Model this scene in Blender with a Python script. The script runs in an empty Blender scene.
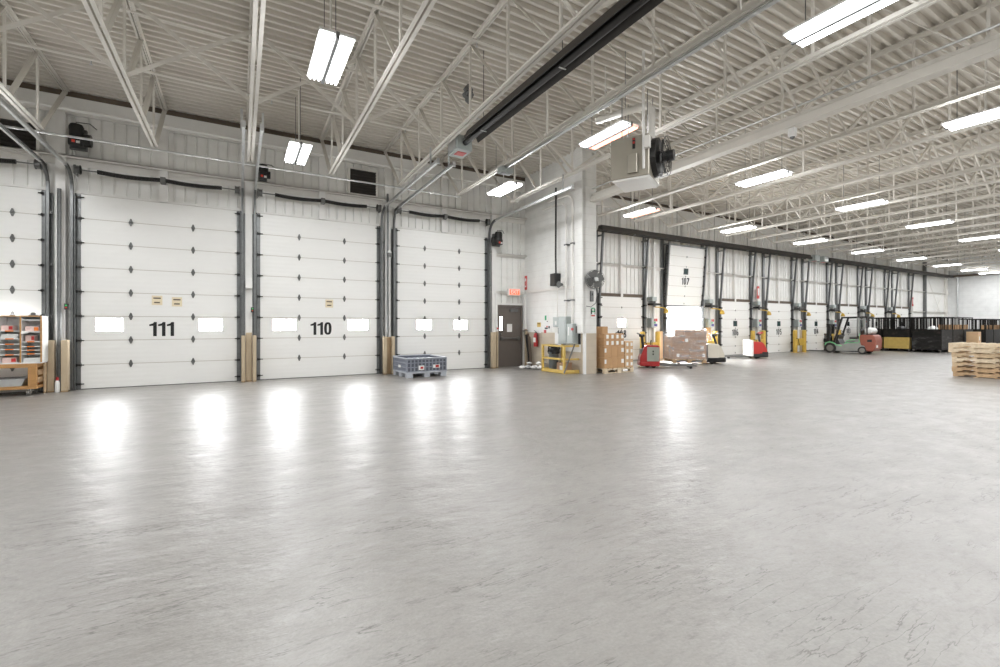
import bpy, math, random
from mathutils import Vector, Matrix
random.seed(7)
R = math.radians
scene = bpy.context.scene
col = scene.collection

# ------------------------------------------------------------------ mesh helper
class MB:
    def __init__(s):
        s.v = []; s.f = []; s.mi = []; s.m = 0
    def add(s, vs, fs):
        b = len(s.v); s.v += [tuple(p) for p in vs]
        s.f += [tuple(b + i for i in f) for f in fs]; s.mi += [s.m] * len(fs)
        return s
    def box(s, x0, x1, y0, y1, z0, z1):
        if x0 > x1: x0, x1 = x1, x0
        if y0 > y1: y0, y1 = y1, y0
        if z0 > z1: z0, z1 = z1, z0
        return s.add([(x0,y0,z0),(x1,y0,z0),(x1,y1,z0),(x0,y1,z0),(x0,y0,z1),(x1,y0,z1),(x1,y1,z1),(x0,y1,z1)],
              [(0,3,2,1),(4,5,6,7),(0,1,5,4),(1,2,6,5),(2,3,7,6),(3,0,4,7)])
    def bar(s, p, q, w, h, up=(0,0,1)):
        p = Vector(p); q = Vector(q); d = (q - p).normalized(); u = Vector(up)
        a = d.cross(u)
        if a.length < 1e-4: a = d.cross(Vector((1,0,0)))
        a.normalize(); b = a.cross(d).normalized(); a = a * w / 2; b = b * h / 2
        vs = [p-a-b, p+a-b, p+a+b, p-a+b, q-a-b, q+a-b, q+a+b, q-a+b]
        return s.add(vs, [(0,1,2,3),(7,6,5,4),(0,4,5,1),(1,5,6,2),(2,6,7,3),(3,7,4,0)])
    def cyl(s, p, q, r, n=12, r2=None, caps=True):
        p = Vector(p); q = Vector(q); d = (q - p).normalized()
        a = d.orthogonal().normalized(); b = d.cross(a); r2 = r if r2 is None else r2
        vs = []
        for c, rr in ((p, r), (q, r2)):
            for i in range(n):
                t = 2 * math.pi * i / n
                vs.append(c + (a * math.cos(t) + b * math.sin(t)) * rr)
        fs = [(i, (i+1) % n, n + (i+1) % n, n + i) for i in range(n)]
        if caps: fs += [tuple(range(n-1, -1, -1)), tuple(range(n, 2*n))]
        return s.add(vs, fs)
    def tube(s, pts, r, n=8, closed=False):
        pts = [Vector(p) for p in pts]; m = len(pts); vs = []; a = None
        for i, p in enumerate(pts):
            if closed: d = pts[(i+1) % m] - pts[i-1]
            else: d = pts[min(i+1, m-1)] - pts[max(i-1, 0)]
            d.normalize()
            if a is None: a = d.orthogonal().normalized()
            else:
                a = a - d * a.dot(d)
                a = a.normalized() if a.length > 1e-5 else d.orthogonal().normalized()
            b = d.cross(a)
            for k in range(n):
                t = 2 * math.pi * k / n
                vs.append(p + (a * math.cos(t) + b * math.sin(t)) * r)
        fs = []
        for i in range(m if closed else m - 1):
            j = (i + 1) % m
            for k in range(n): fs.append((i*n+k, i*n+(k+1) % n, j*n+(k+1) % n, j*n+k))
        if not closed: fs += [tuple(range(n-1, -1, -1)), tuple(range((m-1)*n, m*n))]
        return s.add(vs, fs)
    def prism(s, prof, ax, t0, t1):
        """2-D polygon extruded along an axis; ax 'x': (y,z), 'y': (x,z), 'z': (x,y)."""
        n = len(prof)
        def P(a, b, t): return {'x': (t,a,b), 'y': (a,t,b), 'z': (a,b,t)}[ax]
        vs = [P(a,b,t0) for a,b in prof] + [P(a,b,t1) for a,b in prof]
        fs = [tuple(range(n-1,-1,-1)), tuple(range(n,2*n))] + [(i,(i+1)%n,n+(i+1)%n,n+i) for i in range(n)]
        return s.add(vs, fs)
    def sheet(s, prof, ax, t0, t1):
        n = len(prof)
        def P(a, b, t): return {'x': (t,a,b), 'y': (a,t,b), 'z': (a,b,t)}[ax]
        return s.add([P(a,b,t0) for a,b in prof] + [P(a,b,t1) for a,b in prof], [(i,i+1,n+i+1,n+i) for i in range(n-1)])
    def lathe(s, prof, c=(0,0,0), n=16, ax='z'):
        vs = []
        for r, z in prof:
            for i in range(n):
                t = 2*math.pi*i/n; x, y = r*math.cos(t), r*math.sin(t)
                p = {'z': (x,y,z), 'x': (z,x,y), 'y': (x,z,y)}[ax]
                vs.append((c[0]+p[0], c[1]+p[1], c[2]+p[2]))
        m = len(prof); fs = []
        for j in range(m-1):
            for i in range(n): fs.append((j*n+i, j*n+(i+1)%n, (j+1)*n+(i+1)%n, (j+1)*n+i))
        fs += [tuple(range(n-1,-1,-1)), tuple(range((m-1)*n, m*n))]
        return s.add(vs, fs)
    def build(s, name, m, parent=None, bevel=0, smooth=False, loc=None, seg=1):
        me = bpy.data.meshes.new(name); me.from_pydata(s.v, [], s.f)
        for k in (m if isinstance(m, (list, tuple)) else [m]): me.materials.append(k)
        if isinstance(m, (list, tuple)):
            for p, i in zip(me.polygons, s.mi): p.material_index = i
        import bmesh
        bm = bmesh.new(); bm.from_mesh(me); bmesh.ops.recalc_face_normals(bm, faces=bm.faces); bm.to_mesh(me); bm.free()
        if smooth:
            for p in me.polygons: p.use_smooth = True
        me.update()
        o = bpy.data.objects.new(name, me); col.objects.link(o)
        if parent: o.parent = parent
        if loc: o.location = loc
        if smooth:
            try: me.set_sharp_from_angle(angle=R(40))
            except Exception: pass
        if bevel:
            b = o.modifiers.new('bevel', 'BEVEL'); b.width = bevel; b.segments = seg; b.limit_method = 'ANGLE'; b.angle_limit = R(40)
        return o

def tag(o, label, cat, group=None, kind=None):
    o['label'] = label; o['category'] = cat
    if group: o['group'] = group
    if kind: o['kind'] = kind
    return o
def thing(name, label, cat, loc=(0,0,0), rz=0, group=None, kind=None):
    o = bpy.data.objects.new(name, None); o.empty_display_size = .1; col.objects.link(o)
    o.location = loc; o.rotation_euler = (0,0,rz)
    return tag(o, label, cat, group, kind)
KIDS = {}
def copy_tree(o, label=None, loc=None, rz=None, parent=None):
    c = o.copy(); col.objects.link(c)
    if parent is not None: c.parent = parent
    for ch in [x for x in o.children]: copy_tree(ch, parent=c)
    if label: c['label'] = label
    if loc is not None: c.location = loc
    if rz is not None: c.rotation_euler = (0,0,rz)
    return c
ORD = ['zeroth','first','second','third','fourth','fifth','sixth','seventh','eighth','ninth','tenth','eleventh','twelfth','thirteenth','fourteenth','fifteenth','sixteenth','seventeenth','eighteenth','nineteenth','twentieth','twenty-first','twenty-second','twenty-third','twenty-fourth']

def digits(name, txt, h, m, parent, loc, bold=True, gap=None):
    """stencil numerals in the xz plane, facing -y: each numeral a polygon set"""
    st = h*(.20 if bold else .18); w = h*(.56 if bold else .50); gap = h*(.08 if bold else .13) if gap is None else gap
    def ring(mb, cx, cz, rx, rz, a0=0, a1=360, n=20):
        full = abs(a1-a0) >= 360; N = n if full else n+1; p = []
        for i in range(N):
            a = R(a0+(a1-a0)*i/n); c, s_ = math.cos(a), math.sin(a)
            c2 = math.copysign(abs(c)**.8, c); s2 = math.copysign(abs(s_)**.8, s_)
            p.append(((cx+rx*c2, cz+rz*s2), (cx+max(rx-st,.01)*c2, cz+max(rz-st*.8,.01)*s2)))
        vs = []
        for y in (-.003, 0):
            for o, i_ in p: vs += [(o[0], y, o[1]), (i_[0], y, i_[1])]
        K = 2*N; fs = []
        for i in range(N if full else N-1):
            j = (i+1) % N
            fs += [(2*i,2*j,2*j+1,2*i+1), (K+2*i,K+2*i+1,K+2*j+1,K+2*j), (2*i,K+2*i,K+2*j,2*j), (2*i+1,2*j+1,K+2*j+1,K+2*i+1)]
        mb.add(vs, fs)
    def pr(mb, pts): mb.prism(pts, 'y', -.003, 0)
    widths = [h*(.42 if bold else .34) if ch == '1' else w for ch in txt]
    x = -(sum(widths)+gap*(len(txt)-1))/2; mb = MB(); H = h/2
    for ch, wd in zip(txt, widths):
        c = x+wd/2; l, r_ = x, x+wd
        if ch == '1': pr(mb, [(r_-st,-H),(r_,-H),(r_,H),(r_-st*.75,H),(r_-st*1.1,H-h*.10),(l,H-h*.17),(l,H-h*.29),(r_-st,H-h*.26)])
        elif ch == '0': ring(mb, c, 0, wd/2, H)
        elif ch == '7': pr(mb, [(l,H),(r_,H),(r_,H-st),(c-st*.2,-H),(c-st*1.3,-H),(r_-st*1.2,H-st),(l,H-st)])
        elif ch == '8': ring(mb, c, H*.49, wd*.44, H*.51); ring(mb, c, -H*.44, wd/2, H*.56)
        elif ch == '6': ring(mb, c, -H*.38, wd/2, H*.62); ring(mb, c, H*.05, wd/2, H*.95, 60, 200)
        elif ch == '5': pr(mb, [(l+st*.3,H),(r_-st*.3,H),(r_-st*.3,H-st),(l+st*1.2,H-st),(l+st,H*.12),(l,H*.05)]); ring(mb, c, -H*.35, wd/2, H*.65, -150, 140)
        elif ch == '4': pr(mb, [(r_-st*1.7,-H),(r_-st*.7,-H),(r_-st*.7,H),(r_-st*1.7,H)]); pr(mb, [(l,-H*.5),(r_,-H*.5),(r_,-H*.5+st),(l,-H*.5+st)]); pr(mb, [(l,-H*.5+st),(l+st,-H*.5+st),(r_-st*.8,H),(r_-st*1.8,H)])
        elif ch == '3': ring(mb, c, H*.47, wd*.46, H*.53, -95, 160); ring(mb, c, -H*.42, wd/2, H*.58, -160, 95)
        elif ch == '2': ring(mb, c, H*.40, wd/2, H*.60, -30, 165); pr(mb, [(l,-H),(r_,-H),(r_,-H+st),(l,-H+st)]); pr(mb, [(l,-H+st*.6),(l+st*1.2,-H+st*.6),(r_-st*.1,H*.15),(r_-st*1.2,H*.2)])
        x += wd+gap
    o = mb.build(name, m, parent, loc=loc); return o

def text_mesh(name, txt, size, m, parent, loc, rot=(R(90),0,0), bold=0.0, sx=1.0, depth=.002):
    cu = bpy.data.curves.new(name, 'FONT'); cu.body = txt; cu.size = size; cu.align_x = 'CENTER'; cu.align_y = 'CENTER'
    cu.offset = bold; cu.extrude = depth; cu.resolution_u = 3
    o = bpy.data.objects.new(name, cu); col.objects.link(o)
    bpy.context.view_layer.update()
    me = bpy.data.meshes.new_from_object(o.evaluated_get(bpy.context.evaluated_depsgraph_get()))
    bpy.data.objects.remove(o); bpy.data.curves.remove(cu)
    me.materials.clear(); me.materials.append(m)
    o = bpy.data.objects.new(name, me); col.objects.link(o); o.parent = parent
    o.location = loc; o.rotation_euler = rot; o.scale = (sx,1,1)
    return o

# ------------------------------------------------------------------ materials
M = {}
def mat(name, color, rough=.5, metal=0., var=0., vscale=6., dirt=None, dscale=3., damt=.5, bump=0., bscale=40., emit=None, estr=0, spec=None, stretch=(1,1,1)):
    m = bpy.data.materials.new(name); m.use_nodes = True; nt = m.node_tree; N = nt.nodes; Lk = nt.links
    b = N['Principled BSDF']; b.inputs['Roughness'].default_value = rough; b.inputs['Metallic'].default_value = metal
    c = (*color, 1); b.inputs['Base Color'].default_value = c
    if spec is not None: b.inputs['Specular IOR Level'].default_value = spec
    if emit: b.inputs['Emission Color'].default_value = (*emit,1); b.inputs['Emission Strength'].default_value = estr
    if var or dirt or bump:
        tc = N.new('ShaderNodeTexCoord'); mp = N.new('ShaderNodeMapping'); Lk.new(tc.outputs['Object'], mp.inputs[0]); mp.inputs['Scale'].default_value = stretch
    last = None
    if var:
        n = N.new('ShaderNodeTexNoise'); n.inputs['Scale'].default_value = vscale; n.inputs['Detail'].default_value = 5; Lk.new(mp.outputs[0], n.inputs[0])
        r = N.new('ShaderNodeMapRange'); r.inputs[1].default_value = .25; r.inputs[2].default_value = .75; r.inputs[3].default_value = 1-var; r.inputs[4].default_value = 1+var*.6
        Lk.new(n.outputs[0], r.inputs[0])
        mx = N.new('ShaderNodeMix'); mx.data_type = 'RGBA'; mx.blend_type = 'MULTIPLY'; mx.inputs[0].default_value = 1; mx.inputs[6].default_value = c
        cc = N.new('ShaderNodeCombineColor'); [Lk.new(r.outputs[0], cc.inputs[i]) for i in range(3)]
        Lk.new(cc.outputs[0], mx.inputs[7]); last = mx.outputs[2]
    if dirt:
        n = N.new('ShaderNodeTexNoise'); n.inputs['Scale'].default_value = dscale; n.inputs['Detail'].default_value = 8; n.inputs['Roughness'].default_value = .65; Lk.new(mp.outputs[0], n.inputs[0])
        r = N.new('ShaderNodeMapRange'); r.inputs[1].default_value = .52; r.inputs[2].default_value = .72; r.inputs[3].default_value = 0; r.inputs[4].default_value = damt; Lk.new(n.outputs[0], r.inputs[0])
        mx = N.new('ShaderNodeMix'); mx.data_type = 'RGBA'; Lk.new(r.outputs[0], mx.inputs[0])
        if last: Lk.new(last, mx.inputs[6])
        else: mx.inputs[6].default_value = c
        mx.inputs[7].default_value = (*dirt,1); last = mx.outputs[2]
    if last: Lk.new(last, b.inputs['Base Color'])
    if bump:
        n = N.new('ShaderNodeTexNoise'); n.inputs['Scale'].default_value = bscale; n.inputs['Detail'].default_value = 4; Lk.new(mp.outputs[0], n.inputs[0])
        bp = N.new('ShaderNodeBump'); bp.inputs['Strength'].default_value = bump; bp.inputs['Distance'].default_value = .01; Lk.new(n.outputs[0], bp.inputs['Height']); Lk.new(bp.outputs[0], b.inputs['Normal'])
    M[name] = m; return m

mat('white_panel', (.84,.835,.81), .42, var=.03, vscale=2, dirt=(.50,.46,.40), dscale=2.2, damt=.16, stretch=(.5,1,2))
mat('door_white', (.86,.855,.83), .38, var=.03, vscale=1.5, dirt=(.55,.51,.44), dscale=1.7, damt=.13, stretch=(.7,1,2.2))
mat('steel_white', (.78,.76,.72), .5, var=.05, vscale=3)
mat('joist_paint', (.74,.71,.655), .5, var=.06, vscale=2)
mat('deck_paint', (.65,.612,.548), .45, var=.05, vscale=1.2, dirt=(.55,.52,.46), dscale=.8, damt=.25)
mat('beam_white', (.82,.81,.785), .5, var=.03)
mat('galv', (.19,.195,.195), .42, .7, var=.18, vscale=12)
mat('galv_bright', (.62,.63,.63), .3, .8, var=.12, vscale=9)
mat('galv_dark', (.17,.17,.165), .45, .6, var=.2, vscale=10)
mat('black_iron', (.025,.024,.023), .45, .3, var=.2, vscale=20)
mat('black_plastic', (.02,.02,.021), .4)
mat('black_rubber', (.025,.025,.025), .75, var=.2)
mat('char_ink', (.012,.012,.013), .6)
mat('tan_paint', (.52,.42,.29), .6, var=.12, vscale=5, dirt=(.30,.20,.11), dscale=4, damt=.5, stretch=(2,2,.6))
mat('tan_dark', (.36,.25,.14), .65, var=.15, vscale=6, stretch=(2,2,.5))
mat('beige_block', (.60,.53,.43), .7, var=.06)
mat('wood_orange', (.50,.27,.10), .6, var=.16, vscale=8, stretch=(.5,3,3))
mat('wood_pale', (.62,.475,.31), .7, var=.2, vscale=7, dirt=(.40,.27,.15), dscale=5, damt=.55, stretch=(3,.7,3))
mat('wood_light', (.70,.58,.42), .7, var=.16, vscale=7, dirt=(.46,.33,.20), dscale=5, damt=.45, stretch=(3,.7,3))
mat('wood_brown', (.52,.35,.20), .7, var=.2, vscale=7, dirt=(.30,.20,.11), dscale=5, damt=.55, stretch=(3,.7,3))
mat('card', (.50,.30,.15), .75, var=.06, vscale=5)
mat('card_dark', (.38,.24,.155), .75, var=.06, vscale=5)
mat('card_light', (.60,.40,.23), .75, var=.06, vscale=5)
mat('paper', (.80,.80,.78), .6)
mat('paper_cream', (.80,.70,.50), .6)
mat('pink_paper', (.80,.60,.55), .6)
mat('orange_tape', (.85,.22,.03), .5)
mat('red_paint', (.42,.025,.025), .35, var=.1)
mat('red_bright', (.52,.035,.03), .35)
mat('rust_red', (.31,.085,.05), .4, var=.1, vscale=5, dirt=(.25,.07,.05), dscale=4, damt=.4)
mat('yellow_paint', (.60,.39,.06), .45, var=.08, dirt=(.25,.17,.05), dscale=5, damt=.5)
mat('yellow_rail', (.66,.46,.12), .45, var=.08)
mat('green_stripe', (.22,.75,.33), .4)
mat('green_sign', (.02,.35,.14), .5)
mat('truck_grey', (.34,.35,.335), .4, var=.08, dirt=(.25,.24,.22), dscale=5, damt=.4)
mat('truck_sage', (.36,.39,.34), .4, var=.08)
mat('truck_beige', (.68,.64,.55), .4, var=.05)
mat('truck_orange', (.70,.30,.05), .45)
mat('panel_grey', (.42,.46,.45), .4, var=.04)
mat('heater_beige', (.37,.34,.28), .35, .3, var=.04)
mat('crate_shade', (.11,.12,.15), .6, var=.15, vscale=14)  # backing behind the ribs, recess shade put into the colour
mat('crate_blue', (.27,.29,.34), .5, var=.12, vscale=14)
mat('crate_light', (.42,.44,.48), .5, var=.1, vscale=10)
mat('door_brown', (.135,.115,.10), .45, var=.06)
mat('cage_black', (.013,.012,.011), .6, .1, var=.2, vscale=8, dirt=(.07,.05,.04), dscale=5, damt=.6, spec=.2)
mat('cage_grime', (.02,.019,.018), .6, .2, var=.3, vscale=4, dirt=(.12,.12,.118), dscale=3, damt=.7, spec=.2, stretch=(1,1,3))
mat('cage_yellow', (.52,.37,.10), .5, var=.12, vscale=6)
mat('seam_grey', (.58,.55,.50), .7)
mat('header_brown', (.13,.10,.075), .7, var=.2)
mat('glass_dark', (.02,.05,.05), .08)
mat('bag_black', (.012,.012,.013), .22)
mat('bin_grey', (.13,.15,.16), .5)
mat('white_plastic', (.84,.84,.83), .4)
mat('tank_white', (.70,.70,.68), .35, .2, var=.06)
mat('trailer_white', (.85,.86,.88), .5)
mat('tyre', (.04,.038,.036), .8, var=.2)
mat('hub', (.25,.24,.22), .5, .4)
mat('grille_dark', (.05,.045,.04), .6)
mat('caster_metal', (.50,.47,.42), .4, .5)
mat('yard', (.55,.55,.53), .9)
mat('lamp_glow', (.9,.9,.9), .4, emit=(.965,.985,1), estr=9)
mat('lamp_pink', (.9,.6,.5), .4, emit=(1,.36,.27), estr=2.2)
mat('pane_lit', (.9,.9,.9), .3, emit=(.98,.99,1), estr=48)
mat('exit_red', (.6,.05,.02), .4, emit=(1,.10,.03), estr=1.6)
mat('lamp_ref', (.85,.85,.84), .25, .3)
mat('red_led', (.6,.05,.03), .4, emit=(1,.06,.02), estr=.1)
mat('green_led', (.05,.4,.1), .4, emit=(.05,.8,.2), estr=.3)

M['pane_lit'].cycles.emission_sampling = 'FRONT'
for q in ('lamp_glow','lamp_pink','exit_red','red_led','green_led'): M[q].cycles.emission_sampling = 'NONE'
# clear wrap
def wrap_mat():
    m = bpy.data.materials.new('stretch_wrap'); m.use_nodes = True; nt = m.node_tree; N = nt.nodes; Lk = nt.links
    b = N['Principled BSDF']; b.inputs['Base Color'].default_value = (.95,.95,.97,1); b.inputs['Roughness'].default_value = .12
    tc = N.new('ShaderNodeTexCoord'); n = N.new('ShaderNodeTexNoise'); n.inputs['Scale'].default_value = 2.2; n.inputs['Detail'].default_value = 3
    mp = N.new('ShaderNodeMapping'); mp.inputs['Scale'].default_value = (1,1,3); Lk.new(tc.outputs['Object'], mp.inputs[0]); Lk.new(mp.outputs[0], n.inputs[0])
    r = N.new('ShaderNodeMapRange'); r.inputs[1].default_value = .4; r.inputs[2].default_value = .75; r.inputs[3].default_value = .10; r.inputs[4].default_value = .42; Lk.new(n.outputs[0], r.inputs[0])
    t = N.new('ShaderNodeBsdfTransparent'); mx = N.new('ShaderNodeMixShader'); Lk.new(r.outputs[0], mx.inputs[0]); Lk.new(t.outputs[0], mx.inputs[1]); Lk.new(b.outputs[0], mx.inputs[2])
    bp = N.new('ShaderNodeBump'); bp.inputs['Strength'].default_value = .6; bp.inputs['Distance'].default_value = .026; Lk.new(n.outputs[0], bp.inputs['Height']); Lk.new(bp.outputs[0], b.inputs['Normal'])
    Lk.new(mx.outputs[0], N['Material Output'].inputs[0]); M['wrap'] = m
wrap_mat()

def line_bump(name, base, axis, scale, strength=.25, dist=.004):
    """fine embossed lines across a panel"""
    m = M[base].copy(); m.name = name; nt = m.node_tree; N = nt.nodes; Lk = nt.links
    tc = N.new('ShaderNodeTexCoord'); w = N.new('ShaderNodeTexWave'); w.wave_type = 'BANDS'; w.bands_direction = axis
    w.inputs['Scale'].default_value = scale; Lk.new(tc.outputs['Object'], w.inputs[0])
    bp = N.new('ShaderNodeBump'); bp.inputs['Strength'].default_value = strength; bp.inputs['Distance'].default_value = dist
    Lk.new(w.outputs['Fac'] if 'Fac' in w.outputs else w.outputs[1], bp.inputs['Height']); Lk.new(bp.outputs[0], N['Principled BSDF'].inputs['Normal'])
    M[name] = m; return m
line_bump('door_lined', 'door_white', 'Z', 3.0)

def block_mat(name, c1, mortar, bw=.4, bh=.2, strength=.5, contrast=.02):
    m = bpy.data.materials.new(name); m.use_nodes = True; nt = m.node_tree; N = nt.nodes; Lk = nt.links
    b = N['Principled BSDF']; b.inputs['Roughness'].default_value = .55
    tc = N.new('ShaderNodeTexCoord'); sp = N.new('ShaderNodeSeparateXYZ'); Lk.new(tc.outputs['Object'], sp.inputs[0])
    ad = N.new('ShaderNodeMath'); Lk.new(sp.outputs[0], ad.inputs[0]); Lk.new(sp.outputs[1], ad.inputs[1])
    cb = N.new('ShaderNodeCombineXYZ'); Lk.new(ad.outputs[0], cb.inputs[0]); Lk.new(sp.outputs[2], cb.inputs[1])
    br = N.new('ShaderNodeTexBrick'); br.inputs['Scale'].default_value = 1; br.inputs['Brick Width'].default_value = bw; br.inputs['Row Height'].default_value = bh
    br.inputs['Mortar Size'].default_value = .008; br.inputs['Mortar Smooth'].default_value = .6
    br.inputs['Color1'].default_value = (*c1,1); br.inputs['Color2'].default_value = (*[x*(1-contrast) for x in c1],1); br.inputs['Mortar'].default_value = (*mortar,1)
    Lk.new(cb.outputs[0], br.inputs[0])
    n = N.new('ShaderNodeTexNoise'); n.inputs['Scale'].default_value = 3; n.inputs['Detail'].default_value = 6; Lk.new(tc.outputs['Object'], n.inputs[0])
    r = N.new('ShaderNodeMapRange'); r.inputs[1].default_value = .3; r.inputs[2].default_value = .7; r.inputs[3].default_value = .93; r.inputs[4].default_value = 1.03; Lk.new(n.outputs[0], r.inputs[0])
    cc = N.new('ShaderNodeCombineColor'); [Lk.new(r.outputs[0], cc.inputs[i]) for i in range(3)]
    mx = N.new('ShaderNodeMix'); mx.data_type = 'RGBA'; mx.blend_type = 'MULTIPLY'; mx.inputs[0].default_value = 1
    Lk.new(br.outputs[0], mx.inputs[6]); Lk.new(cc.outputs[0], mx.inputs[7]); Lk.new(mx.outputs[2], b.inputs['Base Color'])
    bp = N.new('ShaderNodeBump'); bp.inputs['Strength'].default_value = strength; bp.inputs['Distance'].default_value = .006; bp.invert = True
    Lk.new(br.outputs['Fac'], bp.inputs['Height']); Lk.new(bp.outputs[0], b.inputs['Normal']); M[name] = m
block_mat('block_white', (.82,.815,.79), (.745,.735,.70), bw=60)
block_mat('block_tan', (.56,.48,.38), (.49,.42,.33), bw=.8, contrast=.06)
block_mat('block_far', (.84,.845,.84), (.74,.745,.74), bw=1.2, bh=.3)

def floor_mat():
    m = bpy.data.materials.new('polished_concrete'); m.use_nodes = True; nt = m.node_tree; N = nt.nodes; Lk = nt.links
    b = N['Principled BSDF']; tc = N.new('ShaderNodeTexCoord')
    def noise(sc, det=6, ro=.6, st=(1,1,1), rot=0, dist=0):
        mp = N.new('ShaderNodeMapping'); mp.inputs['Scale'].default_value = st; mp.inputs['Rotation'].default_value = (0,0,rot); Lk.new(tc.outputs['Object'], mp.inputs[0])
        n = N.new('ShaderNodeTexNoise'); n.inputs['Scale'].default_value = sc; n.inputs['Detail'].default_value = det; n.inputs['Roughness'].default_value = ro; n.inputs['Distortion'].default_value = dist
        Lk.new(mp.outputs[0], n.inputs[0]); return n.outputs[0]
    def rng(x, a, b_, c, d):
        r = N.new('ShaderNodeMapRange'); r.inputs[1].default_value = a; r.inputs[2].default_value = b_; r.inputs[3].default_value = c; r.inputs[4].default_value = d; Lk.new(x, r.inputs[0]); return r.outputs[0]
    def mix(f, a, b_, mode='MIX'):
        mx = N.new('ShaderNodeMix'); mx.data_type = 'RGBA'; mx.blend_type = mode
        for i, q in ((0,f),(6,a),(7,b_)):
            if isinstance(q, (int,float)): mx.inputs[i].default_value = q
            elif isinstance(q, tuple): mx.inputs[i].default_value = (*q,1)
            else: Lk.new(q, mx.inputs[i])
        return mx.outputs[2]
    c = mix(rng(noise(.30,4,.5), .3,.7,0,1), FL_A, FL_B)
    c = mix(rng(noise(1.3,9,.68,(1,1.8,1),.5), .42,.66,0,.55), c, FL_C)
    c = mix(rng(noise(8,7,.66,(1,2.0,1),.5), .45,.72,0,.34), c, FL_D)
    c = mix(rng(noise(9,6,.7,(1,2.6,1),.62), .52,.68,0,.6), c, FL_E)
    c = mix(rng(noise(60,3,.6), .40,.70,0,.35), c, FL_E)
    # thin dark scuffs: contour lines of a stretched noise, only in places
    sc1 = noise(1.5,5,.55,(.8,6,1),.52)
    band = rng(sc1, .488,.497,0,1); band2 = rng(sc1, .497,.506,1,0)
    mul = N.new('ShaderNodeMath'); mul.operation = 'MULTIPLY'; Lk.new(band, mul.inputs[0]); Lk.new(band2, mul.inputs[1])
    gate = rng(noise(1.1,4,.6,(1,1.4,1),2.0), .46,.56,0,1)
    mul2 = N.new('ShaderNodeMath'); mul2.operation = 'MULTIPLY'; Lk.new(mul.outputs[0], mul2.inputs[0]); Lk.new(gate, mul2.inputs[1])
    c = mix(mul2.outputs[0], c, (.07,.062,.052))
    sp = rng(noise(7.5,2,.5), .745,.775,0,.4); c = mix(sp, c, (.15,.13,.11))
    Lk.new(c, b.inputs['Base Color'])
    ro = rng(noise(2.2,7,.65,(1,1.6,1),.5), .3,.7,FL_R0,FL_R1); Lk.new(ro, b.inputs['Roughness'])
    b.inputs['Specular IOR Level'].default_value = FL_SPEC
    bp = N.new('ShaderNodeBump'); bp.inputs['Strength'].default_value = .55; bp.inputs['Distance'].default_value = .026; Lk.new(noise(2.6,7,.6,(1,1.9,1),.5), bp.inputs['Height'])
    b.inputs['Coat Weight'].default_value = .35; b.inputs['Coat Roughness'].default_value = .45; Lk.new(bp.outputs[0], b.inputs['Coat Normal'])
    Lk.new(bp.outputs[0], b.inputs['Normal']); M['floor'] = m
FL_A = (.240,.226,.208); FL_B = (.276,.261,.243); FL_C = (.185,.172,.156); FL_D = (.33,.32,.305); FL_E = (.150,.140,.128); FL_R0 = .28; FL_R1 = .50; FL_SPEC = 1.0
floor_mat()
SKY=3.0; EXPO=0.42; LAMP=52.0; SIDE=6.0; DOOR=600.0
# ------------------------------------------------------------------ the building
YW = 13.25            # face of the dock wall
XP = 8.55             # face of the block partition
def zroof(y): return 6.48 + .015 * (13.2 - y)
def zchord(y): return 5.10 + .015 * (11.8 - y)
X0, X1, Y0 = -9.0, 47.0, -7.0
def S(name, mb, m, label, cat, parent=None, **k):
    return tag(mb.build(name, m, parent, **k), label, cat, kind='structure')

S('floor', MB().box(X0-.3, X1+.3, Y0-.3, 13.62, -.2, 0), M['floor'], 'grey polished concrete warehouse floor with scuffs and soft reflections', 'floor')
# roof deck: fluted steel sheet, ribs running along the dock wall
prof = []; y = 13.6
while y > Y0 - .3:
    z = zroof(y)
    prof += [(y, z+.075), (y-.075, z+.075), (y-.10, z), (y-.155, z)]
    y -= .18
S('ceiling', MB().sheet(prof, 'x', X0, X1), M['deck_paint'], 'fluted beige-white steel roof deck over the whole warehouse', 'ceiling')
S('wall_left', MB().box(X0-.2, X0, Y0, 13.6, 0, 6.9), M['block_white'], 'plain white block wall closing the near end of the warehouse', 'wall')
S('wall_back', MB().box(X0, X1, Y0-.2, Y0, 0, 7.0), M['block_white'], 'plain white block wall behind the open floor', 'wall')
wr = S('wall_right', MB().box(X1, X1+.2, Y0, 13.6, 0, 7.0), M['block_far'], 'far white end wall with faint horizontal courses', 'wall')

# dock wall: openings (x0, x1, top)
LD = [(-6.70,-3.58), (-3.09,0.0), (.38,3.5), (3.97,7.03)]        # tall doors
LT = 4.28
RC = [13.04 + 3.65*k for k in range(8)]                           # low dock doors
RW, RT = 1.17, 2.51
def ribs(x0, x1, z0, z1, yf=YW, pitch=.22):
    """vertical ribbed sheet with its face at yf"""
    p = []; x = x0
    while x < x1 - .02:
        e = min(x + pitch, x1)
        p += [(x, yf), (max(x, e-.05), yf), (max(x, e-.04), yf+.035), (max(x, e-.01), yf+.035)]
        x += pitch
    p += [(x1, yf), (x1, yf+.2), (x0, yf+.2)]
    return p
w = MB()
def panel(x0, x1, z0, z1):
    w.prism(ribs(x0, x1, z0, z1), 'z', z0, z1)
xs = X0
for a, b in LD:
    panel(xs, a, 0, 6.9); panel(a, b, LT, 6.9); xs = b
panel(xs, 7.42, 0, 6.9); panel(7.42, 8.40, 2.07, 6.9); panel(8.40, XP+.2, 0, 6.9)
xs = XP + .2
for c in RC:
    panel(xs, c-RW, 0, 6.9); panel(c-RW, c+RW, RT, 6.9); xs = c+RW
panel(xs, X1, 0, 6.9)
S('wall_front', w, M['white_panel'], 'white ribbed metal dock wall above and between the loading doors', 'wall')
S('wall_partition', MB().box(XP, XP+.45, 10.1, YW-.001, 1.17, 6.62).box(XP-.08, XP+.02, 10.1, 10.42, 1.17, 6.62), M['block_white'], 'white painted block stub wall with a pillar end beside the brown exit door', 'wall')
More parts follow.
